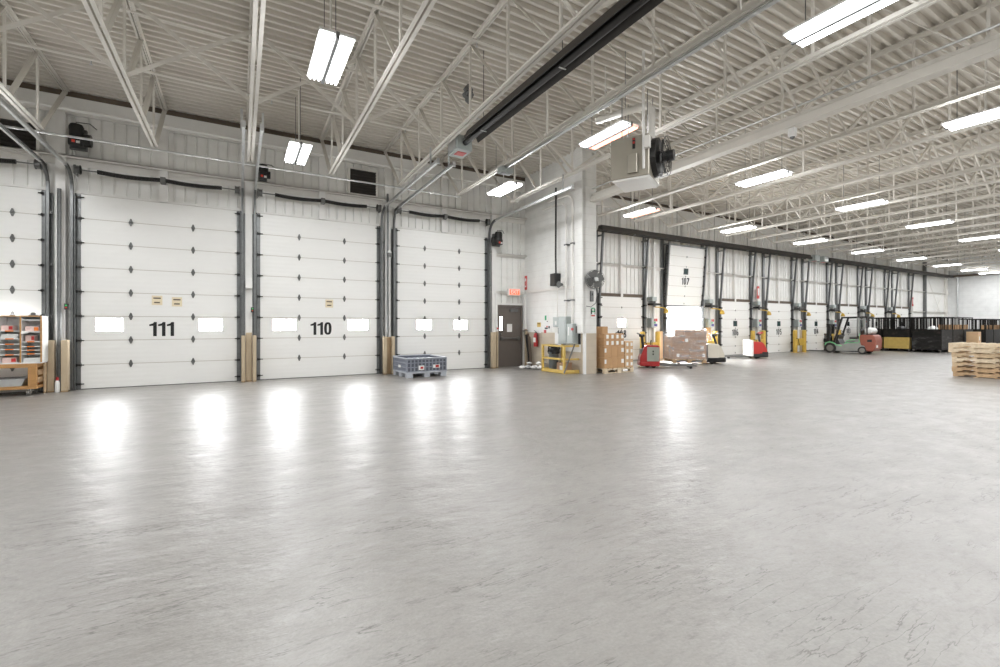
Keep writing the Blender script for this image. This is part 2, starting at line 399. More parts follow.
S('baseboard_partition', MB().box(XP-.002, XP+.452, 10.098, YW-.001, 0, 1.17).box(XP-.004, XP+.05, 10.095, 10.2,0,1.17), M['block_tan'], 'tan painted lower band of the block stub wall', 'wall band')
S('trim_white_patch', MB().box(XP-.006, XP-.0021, 10.25, 11.5, .62, 1.17), M['white_plastic'], 'white painted patch on the tan band below the electrical panels', 'wall patch')
S('trim_pillar_edge', MB().box(XP-.012, XP+.06, 10.088, 10.16, 0, 1.17), M['white_plastic'], 'white chipped corner edge of the block pillar', 'corner trim')

# flat beam band along the wall head and the girts
S('trim_1', MB().box(X0, XP, YW-.06, YW-.001, 5.98, 6.36), M['beam_white'], 'flat white band along the head of the dock wall by the tall doors', 'beam')
S('trim_2', MB().box(XP+.46, X1, YW-.06, YW-.001, 5.98, 6.36), M['beam_white'], 'flat white band along the head of the dock wall beyond the block pillar', 'beam')
def channel(x0, x1, z, h=.11, d=.13):
    return MB().box(x0, x1, YW-d, YW-.001, z+h/2-.02, z+h/2).box(x0, x1, YW-.02, YW-.001, z-h/2, z+h/2).box(x0,x1,YW-d,YW-d+.02,z+h/2-.05,z+h/2)
S('trim_0', MB().box(X0, XP, YW-.03, YW-.001, 6.361, 6.49).box(XP+.46, X1, YW-.03, YW-.001, 6.361, 6.49), M['header_brown'], 'dark strip for the shaded gap between the wall head and the roof deck', 'shade strip')  # shade of the wall-head gap, put in as a dark strip
S('trim_3', channel(X0, XP, 4.97, .18, .20), M['steel_white'], 'white steel girt running above the tall numbered doors', 'girt')
S('trim_4', channel(XP+.46, X1, 3.74), M['steel_white'], 'white steel girt running above the low dock doors', 'girt')
S('trim_5', channel(7.12, XP, 3.74), M['steel_white'], 'short white girt over the brown exit door, upper', 'girt')
S('trim_6', channel(7.12, XP, 2.49, .09, .10), M['steel_white'], 'short white girt over the brown exit door behind the exit sign', 'girt')
S('trim_7', MB().box(XP-.05, XP-.001, 10.45, YW-.2, 2.50, 2.56), M['steel_white'], 'white ledge running along the block stub wall', 'ledge')
# wall columns
n = 8
JX = [.2 + 1.733*i for i in range(-2, 27)]
names_col = {}
for i, x in enumerate(JX):
    if x < 8 :
        z0 = 0 if i % 2 == 0 and i < 8 else LT
        cx = [-3.335,-1.545,.19,1.94,3.735,5.5,7.27][i] if i < 7 else x
        wdt = .15 if z0 == 0 else .15
        mb = MB().box(cx-.08, cx+.08, YW-.14, YW-.001, z0, 5.98)
        lab = {0:'white steel wall column between the sorting shelf and the next tall door', 1:'white steel stub column above the tall door with two paper notices', 2:'white steel wall column between the two numbered tall doors',
               3:'white steel stub column above the tall door with one paper notice', 4:'white steel wall column between the one-notice door and the unnumbered tall door', 5:'white steel stub column above the unnumbered tall door', 6:'white steel wall column between the unnumbered tall door and the exit door'}[i]
        n += 1; S('trim_%d' % n, mb, M['beam_white'], lab, 'column')
LOWN = [f'the {ORD[k+1]} low dock door' for k in range(8)]
for k, c in enumerate(RC):
    nm = LOWN[k]
    n += 1; S('trim_%d' % n, MB().box(c-.06, c+.06, YW-.10, YW-.001, RT, 5.98), M['beam_white'], f'white stub column above the middle of {nm}', 'column')
    n += 1; S('trim_%d' % n, MB().box(c+1.83-.07, c+1.83+.07, YW-.12, YW-.001, 0, 5.98), M['beam_white'], f'white wall column past the far jamb of {nm}', 'column')
    n += 1; S('trim_%d' % n, MB().box(c-1.37, c-1.23, YW-.08, YW-.001, 0, 5.0), M['galv'], f'grey steel jamb angle on the near side of {nm}', 'jamb')
    n += 1; S('trim_%d' % n, MB().box(c+1.23, c+1.37, YW-.08, YW-.001, 0, 5.0), M['galv'], f'grey steel jamb angle on the far side of {nm}', 'jamb')
# end bay framing past the last door
n += 1; S('trim_%d' % n, MB().box(42.4, 42.6, YW-.16, YW-.001, 0, 5.98), M['galv'], 'grey steel column in the bare end bay of the dock wall', 'column')
n += 1; S('trim_%d' % n, MB().box(46.3, 46.55, YW-.16, YW-.001, 0, 5.98), M['steel_white'], 'white steel column at the far corner of the dock wall', 'column')
n += 1; S('trim_%d' % n, channel(40.2, 46.9, 2.32), M['steel_white'], 'lower white girt in the bare end bay of the dock wall', 'girt')
n += 1; S('trim_%d' % n, MB().bar((42.7,YW-.2,.9),(46.2,YW-.2,4.7),.05,.02,(0,1,0)).bar((42.7,YW-.2,4.7),(46.2,YW-.2,.9),.05,.02,(0,1,0)), M['steel_white'], 'thin white crossed wall braces in the bare end bay', 'brace')
n += 1; S('trim_%d' % n, MB().cyl((46.93,12.65,0),(46.93,12.65,6.4),.04,8), M['galv_bright'], 'slim vertical pipe running up the far end wall', 'pipe')
n += 1; S('trim_%d' % n, MB().box(46.75,46.99,-6.9,13.1,5.02,5.16), M['header_brown'], 'dark steel ledger running across the far end wall', 'beam')

# ------------------------------------------------------------------ roof joists
TY = [13.2, 11.6] + [11.6 - 1.36*k for k in range(1, 12)]
YE = TY[-1]
def joist_parts(deep=False):
    tc = MB(); bc = MB()
    for sx in (-1, 1):
        tc.prism([(sx*.012,-.075),(sx*.012,0),(sx*.065,0),(sx*.065,-.012),(sx*.024,-.012),(sx*.024,-.075)], 'y', 13.2, YE)
        bc.prism([(sx*.014,.075),(sx*.014,0),(sx*.065,0),(sx*.065,.012),(sx*.026,.012),(sx*.026,.075)], 'y', 11.78, YE)
    def shear(mb, f):
        mb.v = [(x, y, z + f(y)) for x, y, z in mb.v]; return mb
    return shear(tc, lambda y: zroof(y) - .002), shear(bc, lambda y: zchord(y))
tcb, bcb = joist_parts()
tc0 = tcb.build('top_chord', M['joist_paint']); bc0 = bcb.build('bottom_chord', M['joist_paint'])
webs = []
for i in range(len(TY)-1):
    yb = TY[i+1] + .17
    webs.append(('web_diagonal', MB().bar((-.022, TY[i]-.05, zroof(TY[i])-.04), (-.022, yb, zchord(yb)+.03), .014, .042, (1,0,0)).bar((.022, TY[i]-.05, zroof(TY[i])-.04), (.022, yb, zchord(yb)+.03), .014, .042, (1,0,0)).build('web_diagonal', M['joist_paint'])))
    if i > 0:
        yv = TY[i]
        webs.append(('web_post', MB().bar((0, yv, zroof(yv)-.03), (0, yv, zchord(yv)+.03), .036, .036, (0,1,0)).build('web_post', M['joist_paint'])))
first = True
for i, x in enumerate(JX):
    k = i - 7
    if k < 0: lab = f'white open-web roof joist, {ORD[-k]} from the block pillar towards the sorting shelf'
    elif k == 0: lab = 'heavy white open-web roof joist bearing on the block pillar'
    else: lab = f'white open-web roof joist, {ORD[k]} beyond the block pillar towards the far end wall'
    t = thing('roof_joist', lab, 'roof joist', (x,0,0), group='open-web roof joists', kind='structure')
    for o in [tc0, bc0] + [q[1] for q in webs]:
        if first: o.parent = t
        else:
            c = o.copy(); col.objects.link(c); c.parent = t
    first = False
    if k == 0:
        hb = MB().box(-.1,.1,YE,10.5,-.16,-.02); hb.v = [(a,b,c+zchord(b)) for a,b,c in hb.v]
        hb.build('bottom_plate', M['joist_paint'], t)
# bridging between joists: each row one thing, each bar a part
for yb, lab in ((8.85,'row of crossed angle braces between the roof joists, row nearer the dock wall'), (4.5,'row of crossed angle braces between the roof joists, row over the open floor')):
    t = thing('joist_bridging', lab, 'bracing', (0,yb,0), group='bridging rows', kind='structure')
    zt, zb = zroof(yb)-.09, zchord(yb)+.05
    d1 = MB().bar((0,0,zb),(1.733,0.03,zt),.06,.012,(0,1,0)).bar((0,.02,zb+.02),(1.733,.05,zt+.02),.012,.045,(0,1,0)); d2 = MB().bar((0,-.03,zt),(1.733,-.03,zb),.06,.012,(0,1,0)).bar((0,-.01,zt+.02),(1.733,-.01,zb+.02),.012,.045,(0,1,0))
    a = d1.build('brace_bar', M['joist_paint'], t); b = d2.build('brace_bar', M['joist_paint'], t)
    a.location = b.location = (JX[0],0,0)
    for x in JX[1:-1]:
        for o in (a, b):
            c = o.copy(); col.objects.link(c); c.parent = t; c.location = (x,0,0)
# long pipes under the deck, along the wall
def pipe(name, pts, r, m, lab, cat='pipe', n=8, kind=None):
    return tag(MB().tube(pts, r, n).build(name, M[m], smooth=True), lab, cat, kind=kind)
for yy, zz, r, lab, x1 in ((11.1,6.34,.03,'long white sprinkler pipe under the deck, nearest the dock wall',46),(9.12,6.36,.018,'thin white pipe under the deck between the two sprinkler lines',46),(7.12,6.38,.03,'long white sprinkler pipe under the deck above the first hanging light',46)):
    t = thing('sprinkler_pipe', lab, 'pipe', (0,yy,zz))
    MB().tube([(X0+.2,0,0),(x1,0,0)], r, 8).build('pipe_run', M['joist_paint'], t, smooth=True)
    if r > .02:
        h = None
        for k, x in enumerate([-2.4 + 3.0*q for q in range(14)]):
            if h is None:
                h = MB().cyl((0,0,-r),(0,0,-.09),.012,6).cyl((0,0,-.09),(0,0,-.095),.03,8).build('sprinkler_head', M['galv_bright'], t); h.location = (x,0,0)
            else:
                c = h.copy(); col.objects.link(c); c.parent = t; c.location = (x,0,0)
pipe('steel_tie', [(X0+.2,11.75,5.06),(-1.5,11.75,5.05),(5.4,11.75,5.03)], .022, 'galv_bright', 'thin grey rod tying the joist ends together above the tall doors', 'rod')
pipe('water_pipe', [(X0+.2,12.6,5.89),(7.2,12.6,5.84)], .035, 'beam_white', 'white pipe running along the dock wall just below the roof', 'pipe')
pipe('conduit', [(5.43,9.18,zchord(9.18)-.035),(5.43,-3,zchord(-3)-.035)], .028, 'galv_bright', 'bright conduit clipped under the joist above the grey junction box', 'conduit')
pipe('conduit', [(8.74,10.0,5.3),(8.74,-3,5.45)], .02, 'galv_bright', 'thin conduit along the heavy pillar joist', 'conduit')
t = thing('junction_box', 'grey steel box at the end of the bright conduit under a roof joist', 'junction box', (5.46,9.3,5.066))
MB().box(-.16,.16,-.11,.11,-.07,.07).build('body', M['panel_grey'], t, bevel=.008); MB().box(-.13,.13,-.085,.085,-.078,-.07).build('cover', M['galv'], t)
# ------------------------------------------------------------------ tall doors
def diamond(w=.08, h=.165):
    return MB().prism([(-w/2,0),(-.010,h/2),(.010,h/2),(w/2,0),(.010,-h/2),(-.010,-h/2)], 'y', -.018, 0).cyl((-.03,-.022,0),(.03,-.022,0),.011,6)
hinge0 = None
def hinge(parent, loc, s=1, d=None):
    global hinge0
    if hinge0 is None:
        hinge0 = diamond().build('hinge', M['galv_dark'], parent); hinge0.location = loc; hinge0.scale = (s,1,s); return hinge0
    c = hinge0.copy(); col.objects.link(c); c.parent = parent; c.location = loc; c.scale = (s,1,s); return c
roll0 = None
def roller(parent, loc, s=1):
    global roll0
    if roll0 is None:
        roll0 = MB().box(-.045,.045,-.05,0,-.022,.022).cyl((-.085,-.035,0),(.10,-.035,0),.012,6).cyl((-.02,-.05,-.03),(-.02,-.05,.03),.014,6).build('roller_bracket', M['black_iron'], parent)
        roll0.location = loc; roll0.scale = (s,1,s); return roll0
    c = roll0.copy(); col.objects.link(c); c.parent = parent; c.location = loc; c.scale = (s,1,s); return c
def section(w, h, holes=(), d=.05):
    """door section, front face at y=0 facing -y, holes = [(x0,x1,z0,z1)]"""
    mb = MB(); g = .008
    mb.m = 1; mb.box(-w/2, w/2, d*.1, d, 0, g).box(-w/2, w/2, d*.1, d, h-g, h); mb.m = 0
    if not holes: return mb.box(-w/2, w/2, 0, d, g, h-g)
    z0, z1 = holes[0][2], holes[0][3]
    mb.box(-w/2, w/2, 0, d, g, z0).box(-w/2, w/2, 0, d, z1, h-g)
    x = -w/2
    for a, b, _, _ in holes:
        mb.box(x, a, 0, d, z0, z1); x = b
    mb.box(x, w/2, 0, d, z0, z1); return mb
YD = 13.19       # front face of the tall doors
HX = {1:(1.05,2.1), 2:(-.615,.565), 3:(-.57,.59), 4:(-.61,.54)}
WX = {1:((-1.2,-.7),(.7,1.2)), 2:((-1.25,-.74),(.665,1.18)), 3:((-1.22,-.63),(.68,1.26)), 4:((-.88,-.38),(.35,.84))}
names = {1:'far white sectional dock door behind the sorting shelf', 2:'tall white numbered dock door with two paper notices, beside the sorting shelf', 3:'tall white numbered dock door with one paper notice, middle of the tall doors', 4:'tall white unnumbered dock door behind the blue-grey container'}
ns = 8; sh = LT/ns
for di, (a, b) in enumerate(LD):
    d = di + 1; w_ = b - a; cx = (a+b)/2
    t = thing('door_%d' % d, names[d], 'dock door', (cx, YD, 0), kind='structure')
    for k in range(ns):
        hol = [(p, q, 1.255-2*sh, 1.575-2*sh+.0) for p, q in WX[d]] if k == 2 else ()
        s_ = section(w_-.01, sh, hol).build('door_section', [M['door_lined'], M['seam_grey']], t); s_.location = (0,0,k*sh)
        if hol:
            for p, q in WX[d]:
                f = MB(); z0, z1 = hol[0][2], hol[0][3]
                f.box(p,q,-.008,.052,z0,z0+.02).box(p,q,-.008,.052,z1-.02,z1).box(p,p+.02,-.008,.052,z0+.02,z1-.02).box(q-.02,q,-.008,.052,z0+.02,z1-.02)
                fr = f.build('window_frame', M['white_plastic'], t); fr.location = (0,0,k*sh)
                MB().box(p+.02,q-.02,.012,.022,z0+.02,z1-.02).build('window_pane', M['pane_lit'], fr)
        if k:
            for hx in HX[d]: hinge(t, (hx,0,k*sh))
        if d > 1 or k:
            for sx in (-1,1): roller(t, (sx*(w_/2-.03), 0, k*sh if k else .12))
    for sx in (-1,1): roller(t, (sx*(w_/2-.03), 0, LT-.08))
    MB().box(-w_/2,w_/2,-.004,.045,-.0,.012).build('bottom_seal', M['black_rubber'], t)
    MB().box(-w_/2-.02,w_/2+.02,-.02,.05,LT,LT+.05).build('top_rail', M['beam_white'], t)
    for sx in (-1,1): MB().box(sx*w_/2, sx*(w_/2+.035), .0, .06, 0, LT).build('dark_edge_strip', M['black_rubber'], t)  # black strips paint in the shade of the gaps beside the door
    # weathered end stiles
    for sx in (-1,1):
        mb = MB().box(sx*(w_/2-.07), sx*w_/2, -.006, 0, .01, LT-.01)
        mb.build('end_stile', M['galv'] , t)
    if d in (2,3):
        digits('door_number', {2:'111',3:'110'}[d], {2:.33,3:.345}[d], M['char_ink'], t, ({2:-.045,3:-.02}[d], -.004, 1.315))
# sheets of paper taped on
def notice(cx, cz, label, w_=.2, h=.22, m='paper_cream', lines=('DOCK','7:00'), y=YD, marks=True, rz=0):
    t = thing('paper_notice', label, 'notice', (cx, y, cz), rz)
    MB().box(-w_/2,w_/2,-.004,-.001,-h/2,h/2).build('sheet', M[m], t)
    if marks:
        for z, q in ((.05,.07),(-.05,.055)): MB().box(-q,q,-.006,-.004,z-.015,z+.015).build('printed_line', M['header_brown'], t)
    return t
notice(-1.68, 1.985, 'cream paper notice, one of a pair, the one nearer the sorting shelf')
notice(-1.30, 1.96, 'cream paper notice, one of a pair, the one farther from the sorting shelf')
notice(2.13, 2.0, 'single cream paper notice taped to the middle tall door')

# galvanised tracks: up the jamb, round the bend and out under the joists
def track(name, x, side, label, zt=4.76, yend=8.8, zdoor=LT):
    t = thing(name, label, 'door track', (x, YD, 0))
    # L-shaped jamb angle + C track
    MB().box(-.05,.05,-.005,.03,0,LT-.05).box(side*.045-.006,side*.045+.006,-.10,0,0,LT-.05).build('jamb_angle', M['galv'], t)
    rr = .42; yv = -.09
    pts = [(0,yv,.02),(0,yv,zt-rr)] + [(0, yv-rr+rr*math.cos(q), zt-rr+rr*math.sin(q)) for q in [R(15*i) for i in range(1,7)]]
    ye = yend - YD
    pts2 = [(0,yv-rr,zt),(0,ye,zt+.05)]
    def ctrack(P):
        mb = MB()
        for a, b in zip(P[:-1], P[1:]):
            a = Vector(a); b = Vector(b); dd = (b-a).normalized(); nn = Vector((1,0,0)).cross(dd)
            mb.bar(a, b, .012, .062, nn) if abs(dd.z) > 2 else None
            e = dd*.006
            mb.bar(a-e+Vector((side*.022,0,0)), b+e+Vector((side*.022,0,0)), .006, .06, nn)
            mb.bar(a-e+nn*.03, b+e+nn*.03, .045, .006, nn); mb.bar(a-e-nn*.03, b+e-nn*.03, .045, .006, nn)
        return mb
    ctrack(pts).build('vertical_rail', M['galv'], t); ctrack(pts2).build('horizontal_rail', M['galv_bright'], t)
    for z in (.5,1.6,2.7,3.8): MB().box(-.03,.05,yv,0,z-.03,z+.03).build('bracket', M['galv_dark'], t)
    MB().box(-.03,.03,ye-.01,ye+.01,zt-.02,zt+.1).build('end_stop', M['galv_bright'], t)
    y_h = ye + .35; MB().bar((side*.03,y_h,zt+.05),(side*.03,y_h,zchord(yend)+.05),.04,.006,(0,1,0)).build('hanger', M['galv_bright'], t)
    return t
dn = {0:'the tall door behind the sorting shelf', 1:'the tall door with two notices', 2:'the tall door with one notice', 3:'the unnumbered tall door'}
for k, (a, b) in enumerate(LD):
    if k: track('door_track', a-.055, 1, f'grey overhead track at the shelf side of {dn[k]}')
    track('door_track', b+.055, -1, f'grey overhead track on the exit side of {dn[k]}')
# shafts with sagging black springs
for k, (a, b) in enumerate(LD):
    cx = (a+b)/2; wd = b-a
    t = thing('torsion_shaft', f'spring shaft with two long black springs above {dn[k]}', 'torsion shaft', (cx, 12.99, 4.75))
    MB().cyl((-wd/2,0,0),(wd/2,0,0),.014,8).build('shaft', M['galv'], t)
    for s_ in (-1,1):
        c0, c1 = (.05,1.16)
        pts = [(s_*(c0+(c1-c0)*u/24.), 0, -.035*math.sin(math.pi*u/24.)) for u in range(25)]
        mb = MB()
        L_ = c1-c0; nn = 46
        for q in range(nn):
            x = c0 + L_*(q+.5)/nn; zz = -.03*math.sin(math.pi*(q+.5)/nn)
            mb.cyl((s_*(x-L_/nn*.42),0,zz),(s_*(x+L_/nn*.42),0,zz),.047,10)
        mb.cyl((s_*c0,0,-.015),(s_*c1,0,-.015),.034,8)
        mb.build('spring', M['black_iron'], t)
        MB().cyl((s_*(wd/2-.11),0,0),(s_*(wd/2-.03),0,0),.085,14).cyl((s_*(wd/2-.11),0,0),(s_*(wd/2-.10),0,0),.10,14).cyl((s_*(wd/2-.03),0,0),(s_*(wd/2-.015),0,0),.10,14).build('cable_drum', M['galv_dark'], t)
        MB().box(s_*(wd/2-.002)-.008,s_*(wd/2-.002)+.008,-.03,.25,-.09,.09).build('end_plate', M['galv_dark'], t)
    MB().box(-.05,.05,-.03,.12,-.07,.07).build('centre_bracket', M['galv_dark'], t)
# electric openers
def opener(loc, label, flip=1, s=1):
    t = thing('door_opener', label, 'door opener', loc)
    MB().box(-.14*s,.14*s,0,.10,-.20*s,.24*s).build('mounting_plate', M['galv_dark'], t)
    MB().box(-.12*s,.12*s,-.22,0,-.18*s,.02).build('control_box', M['black_plastic'], t, bevel=.02)
    MB().lathe([(.05,-.02),(.12,0),(.125,.20*s),(.10,.26*s),(.03,.27*s)], (0,-.11,.03), 16).build('motor', M['black_iron'], t, smooth=True)
    MB().cyl((flip*.12*s,-.1,-.02),(flip*.24*s,-.1,-.02),.13*s,18).build('gear_wheel', M['black_iron'], t)
    MB().box(-.05,.0,-.235,-.22,-.12,-.07).build('status_light', M['red_led'], t)
    MB().box(.02,.08,-.23,-.22,-.13,-.08).build('label_plate', M['paper'], t)
    pts = [(-.02,-.05,.28*s),(-.02,-.05,.36*s),(.2,-.02,.38*s),(.3,.05,.30*s)]
    MB().tube(pts,.012,6).build('conduit', M['galv_dark'], t, smooth=True)
    return t
opener((-3.02,12.98,5.38), 'black electric door opener on the column above the sorting shelf', 1, 1)
opener((.50,13.0,5.22), 'smaller black door opener on the column between the two numbered tall doors', 1, .7)
opener((7.30,12.98,4.17), 'black electric door opener high on the column beside the exit door', -1, .9)
# wall louvres
def louvre(x0,x1,z0,z1,label):
    t = thing('wall_louvre', label, 'louvre', ((x0+x1)/2, 13.1, (z0+z1)/2)); w_=(x1-x0)/2; h=(z1-z0)/2
    MB().box(-w_,w_,0,.14,-h,-h+.05).box(-w_,w_,0,.14,h-.05,h).box(-w_,-w_+.05,0,.14,-h+.05,h-.05).box(w_-.05,w_,0,.14,-h+.05,h-.05).build('frame', M['steel_white'], t)
    mb = MB(); k = -h+.09
    while k < h-.05:
        mb.bar((-w_+.05,.03,k),(w_-.05,.03,k),.012,.085,(0,-.8,.6)); k += .075
    mb.box(-w_+.05,w_-.05,.12,.135,-h+.05,h-.05).build('blades', M['grille_dark'], t)
louvre(2.62,3.44,5.06,5.82,'dark louvred wall vent in a white frame above the one-notice tall door')
louvre(-4.75,-3.66,4.98,5.66,'dark louvred wall vent above the door with the sorting shelf')
# post clutter between the tall doors
def guard(x0, x1, y0, y1, h, label, m='tan_paint'):
    t = thing('post_guard', label, 'post guard', ((x0+x1)/2, (y0+y1)/2, 0)); a=(x1-x0)/2; b=(y1-y0)/2
    MB().box(-a,a,-b,b,0,h).build('board', M[m], t, bevel=.006)
    MB().box(-a,a,-b-.001,b,0,.03).build('scuffed_foot', M['tan_dark'], t)
    return t
guard(-3.49,-3.385,12.92,13.04,1.09,'tan timber guard at the column by the shelf, shelf side')
guard(-3.265,-3.155,12.86,13.0,1.09,'tan timber guard at the column by the shelf, side away from it')
guard(-3.535,-3.497,12.86,12.95,.62,'short bare timber plank standing behind the shelf trolley end','wood_pale')
guard(.03,.115,12.86,13.0,1.15,'tan timber guard at the column between the numbered doors, shelf side')
guard(.27,.355,12.86,13.0,1.15,'tan timber guard at the column between the numbered doors, container side')
guard(.125,.26,12.96,13.06,1.22,'tan timber back board of the column between the numbered doors')
guard(3.55,3.64,12.86,13.0,1.08,'tan timber guard at the column behind the container, side away from it')
guard(3.79,3.87,12.86,13.0,1.08,'tan timber guard at the column behind the container, side nearest it')
guard(3.65,3.78,12.96,13.06,1.06,'darker timber back board of the column behind the container','tan_dark')
guard(7.10,7.24,12.92,13.05,1.18,'tan timber guard at the column between the unnumbered door and the exit door')
def conduit_v(x, y, z0, z1, label, r=.02, m='galv'):
    return pipe('conduit', [(x,y,z0),(x,y,z1)], r, m, label, 'conduit')
conduit_v(-3.325,13.0,.0,4.3,'grey vertical conduit down the column by the sorting shelf',.035)
conduit_v(.10,13.03,0,4.2,'grey vertical conduit down the column between the numbered doors',.016)
conduit_v(3.71,13.03,1.061,5.2,'grey vertical conduit down the column behind the blue-grey container',.03)
def switchbox(x, y, z, label, w_=.07, h=.13, m='galv', face='char_ink'):
    t = thing('control_switch', label, 'switch', (x,y,z))
    MB().box(-w_/2,w_/2,-.05,0,-h/2,h/2).build('body', M[m], t, bevel=.005)
    MB().cyl((0,-.05,h*.2),(0,-.065,h*.2),.016,8).build('button', M['green_led'], t); MB().cyl((0,-.05,-h*.15),(0,-.065,-h*.15),.016,8).build('button', M['red_led'], t)
switchbox(-3.2,12.99,1.80,'small black push-button switch on the column by the sorting shelf',m='black_plastic')
switchbox(.27,12.99,1.79,'small push-button switch on the column between the numbered doors',m='black_plastic')
t = thing('electrical_box','square white electrical box on the column between the numbered doors','electrical box',(.17,13.0,2.45)); MB().box(-.05,.10,-.05,.108,-.13,.13).build('body', M['white_panel'], t, bevel=.006); MB().box(-.05,.09,-.056,-.05,-.12,.12).build('cover', M['beam_white'], t)
t = thing('spray_bottle','small white bottle with red cap at the foot of the column by the shelf','bottle',(-3.32,12.86,0)); MB().lathe([(.036,0),(.04,.01),(.04,.2),(.03,.235),(.02,.25)],n=12).build('body',M['paper'],t,smooth=True); MB().cyl((0,0,.25),(0,0,.32),.022,10).build('cap',M['red_paint'],t)
t = thing('warning_beacon','round grey warning light on the column above the blue-grey container','warning light',(3.72,12.90,3.42)); MB().cyl((0,0,-.05),(0,0,.05),.07,14).build('body',M['galv_dark'],t); MB().box(.04,.065,.0,.209,-.03,.03).build('bracket',M['galv'],t); MB().lathe([(.06,.05),(.06,.09),(.03,.12)],n=14).build('lens',M['white_plastic'],t,smooth=True)
# ------------------------------------------------------------------ sorting shelf on its trolley
t = thing('wooden_trolley', 'orange-brown wooden trolley on casters carrying the sorting shelf', 'trolley', (-4.2,12.78,0))
MB().box(-.68,.66,-.24,.28,.56,.64).build('deck', M['wood_orange'], t, bevel=.005)
MB().box(-.68,.66,-.24,.28,.13,.19).build('lower_deck', M['wood_orange'], t, bevel=.005)
for sx in (-.60,.585):
    for sy in (-.195,.235):
        MB().box(sx-.06,sx+.06,sy-.04,sy+.04,.19,.56).build('post', M['wood_orange'], t, bevel=.004)
for z in (.30,.45): MB().box(.63,.655,-.15,.19,z-.05,z+.05).build('side_slat', M['wood_brown'], t)
for sx in (-.55,.53):
    for sy in (-.17,.2):
        c = MB().cyl((sx-.02,sy,.05),(sx+.02,sy,.05),.05,14).build('wheel', M['hub'], t)
        MB().box(sx-.035,sx-.025,sy-.03,sy+.03,.04,.13).box(sx+.025,sx+.035,sy-.03,sy+.03,.04,.13).box(sx-.04,sx+.04,sy-.04,sy+.04,.12,.13).build('fork', M['caster_metal'], c)
t = thing('plastic_bin','flat grey tub on the lower deck of the wooden trolley','tub',(-4.02,12.75,.192))
MB().prism([(-.30,0),(.24,0),(.29,.14),(.31,.16),(-.34,.16),(-.33,.14)],'y',-.16,.16).build('body',M['galv_bright'],t); MB().box(-.34,.32,-.18,.18,.15,.165).build('rim',M['galv'],t)
SX = [-4.71,-4.40,-4.09,-3.78,-3.48]
boards = {3:[1.51,1.27,1.073,.977,.903,.83], 2:[1.29,1.135,1.03,.925,.82], 1:[1.35,1.2,1.05,.92,.8], 0:[1.4,1.2,1.0,.85]}
t = thing('sorting_shelf', 'white pigeonhole sorting shelf with orange edges by the far dock door', 'shelf unit', (0,12.55,0))
MB().box(SX[0],SX[-1],.34,.36,.64,1.58).build('back_panel', M['white_plastic'], t)
MB().box(SX[0]-.01,SX[-1]+.01,0,.36,1.575,1.595).build('top_board', M['white_plastic'], t)
MB().box(SX[0],SX[-1],0,.36,.64,.662).build('bottom_board', M['white_plastic'], t)
for i, x in enumerate(SX):
    p = MB().box(x-.01,x+.01,.006,.34,.662,1.575).build('upright', M['white_plastic'], t)
    MB().box(x-.012,x+.012,-.002,.006,.662,1.575).build('orange_edge', M['wood_orange'], p)
MB().box(SX[0]-.01,SX[-1]+.01,-.003,-.0005,1.577,1.597).build('orange_edge', M['wood_orange'], t)
for k, zs in boards.items():
    for j, z in enumerate(zs):
        p = MB().box(SX[k]+.01,SX[k+1]-.01,.01,.34,z-.008,z+.008).build('shelf_board', M['white_plastic'], t)
        if j not in (0,1) or k == 2:
            MB().box(SX[k]+.09,SX[k+1]-.10,.006,.01,z-.008,z+.012).build('orange_label', M['orange_tape'], p)
MB().box(SX[-1]+.011,SX[-1]+.016,.02,.33,.67,1.5).build('taped_sheet', M['paper'], t)
def packet(x,y,z,w_,d_,h,label,m='paper',strip=None,rz=0):
    t = thing('paper_stack' if m in('paper',) else 'small_box', label, 'paper stack' if m=='paper' else 'box', (x,y,z), rz)
    mb = MB(); n_=3 if m=='paper' else 1
    for q in range(n_):
        e=.006*((q*7)%3-1); mb.box(-w_/2+e,w_/2+e,-d_/2-e,d_/2-e,h*q/n_,h*(q+1)/n_-.001)
    mb.build('body',M[m],t)
    if strip: MB().box(w_*.12,w_*.45,-d_/2-.002,-d_/2,h*.15,h*.85).build('label',M[strip],t)
packet(-3.62,12.70,1.281,.20,.22,.10,'white box with a red-orange label on the second shelf of the right column','pink_paper','orange_tape')
packet(-3.66,12.72,1.084,.13,.2,.12,'pale pink box leaning on the third shelf of the right column','pink_paper','red_bright')
packet(-3.63,12.72,.665,.24,.25,.085,'thick stack of white paper in the bottom right pigeonhole','paper')
packet(-3.98,12.70,1.301,.17,.22,.10,'pale pink carton with a red end, upper shelf of the second column','pink_paper','red_bright')
packet(-3.95,12.72,1.146,.24,.25,.085,'stack of white paper on the second shelf of the second column','paper')
packet(-3.95,12.72,.665,.20,.24,.10,'pink box with red tape in the bottom of the second column','pink_paper','red_bright')
t = thing('tape_dispenser','small dark tape dispenser on top of the sorting shelf','tape dispenser',(-3.64,12.7,1.595)); MB().cyl((0,-.02,.035),(0,.02,.035),.035,14).box(-.06,.08,-.025,.025,0,.02).build('body',M['galv_dark'],t)
t = thing('paper_sheet','white sheet of paper hanging off a shelf of the sorting shelf','paper',(-3.70,12.53,1.29)); MB().add([(-.08,.05,0),(.06,.03,.002),(.05,-.05,-.035),(-.05,-.06,-.06),(-.08,.05,-.002),(.06,.03,0),(.05,-.05,-.037),(-.05,-.06,-.062)],[(0,1,2,3),(4,7,6,5),(0,4,5,1),(1,5,6,2),(2,6,7,3),(3,7,4,0)]).build('sheet',M['paper'],t)

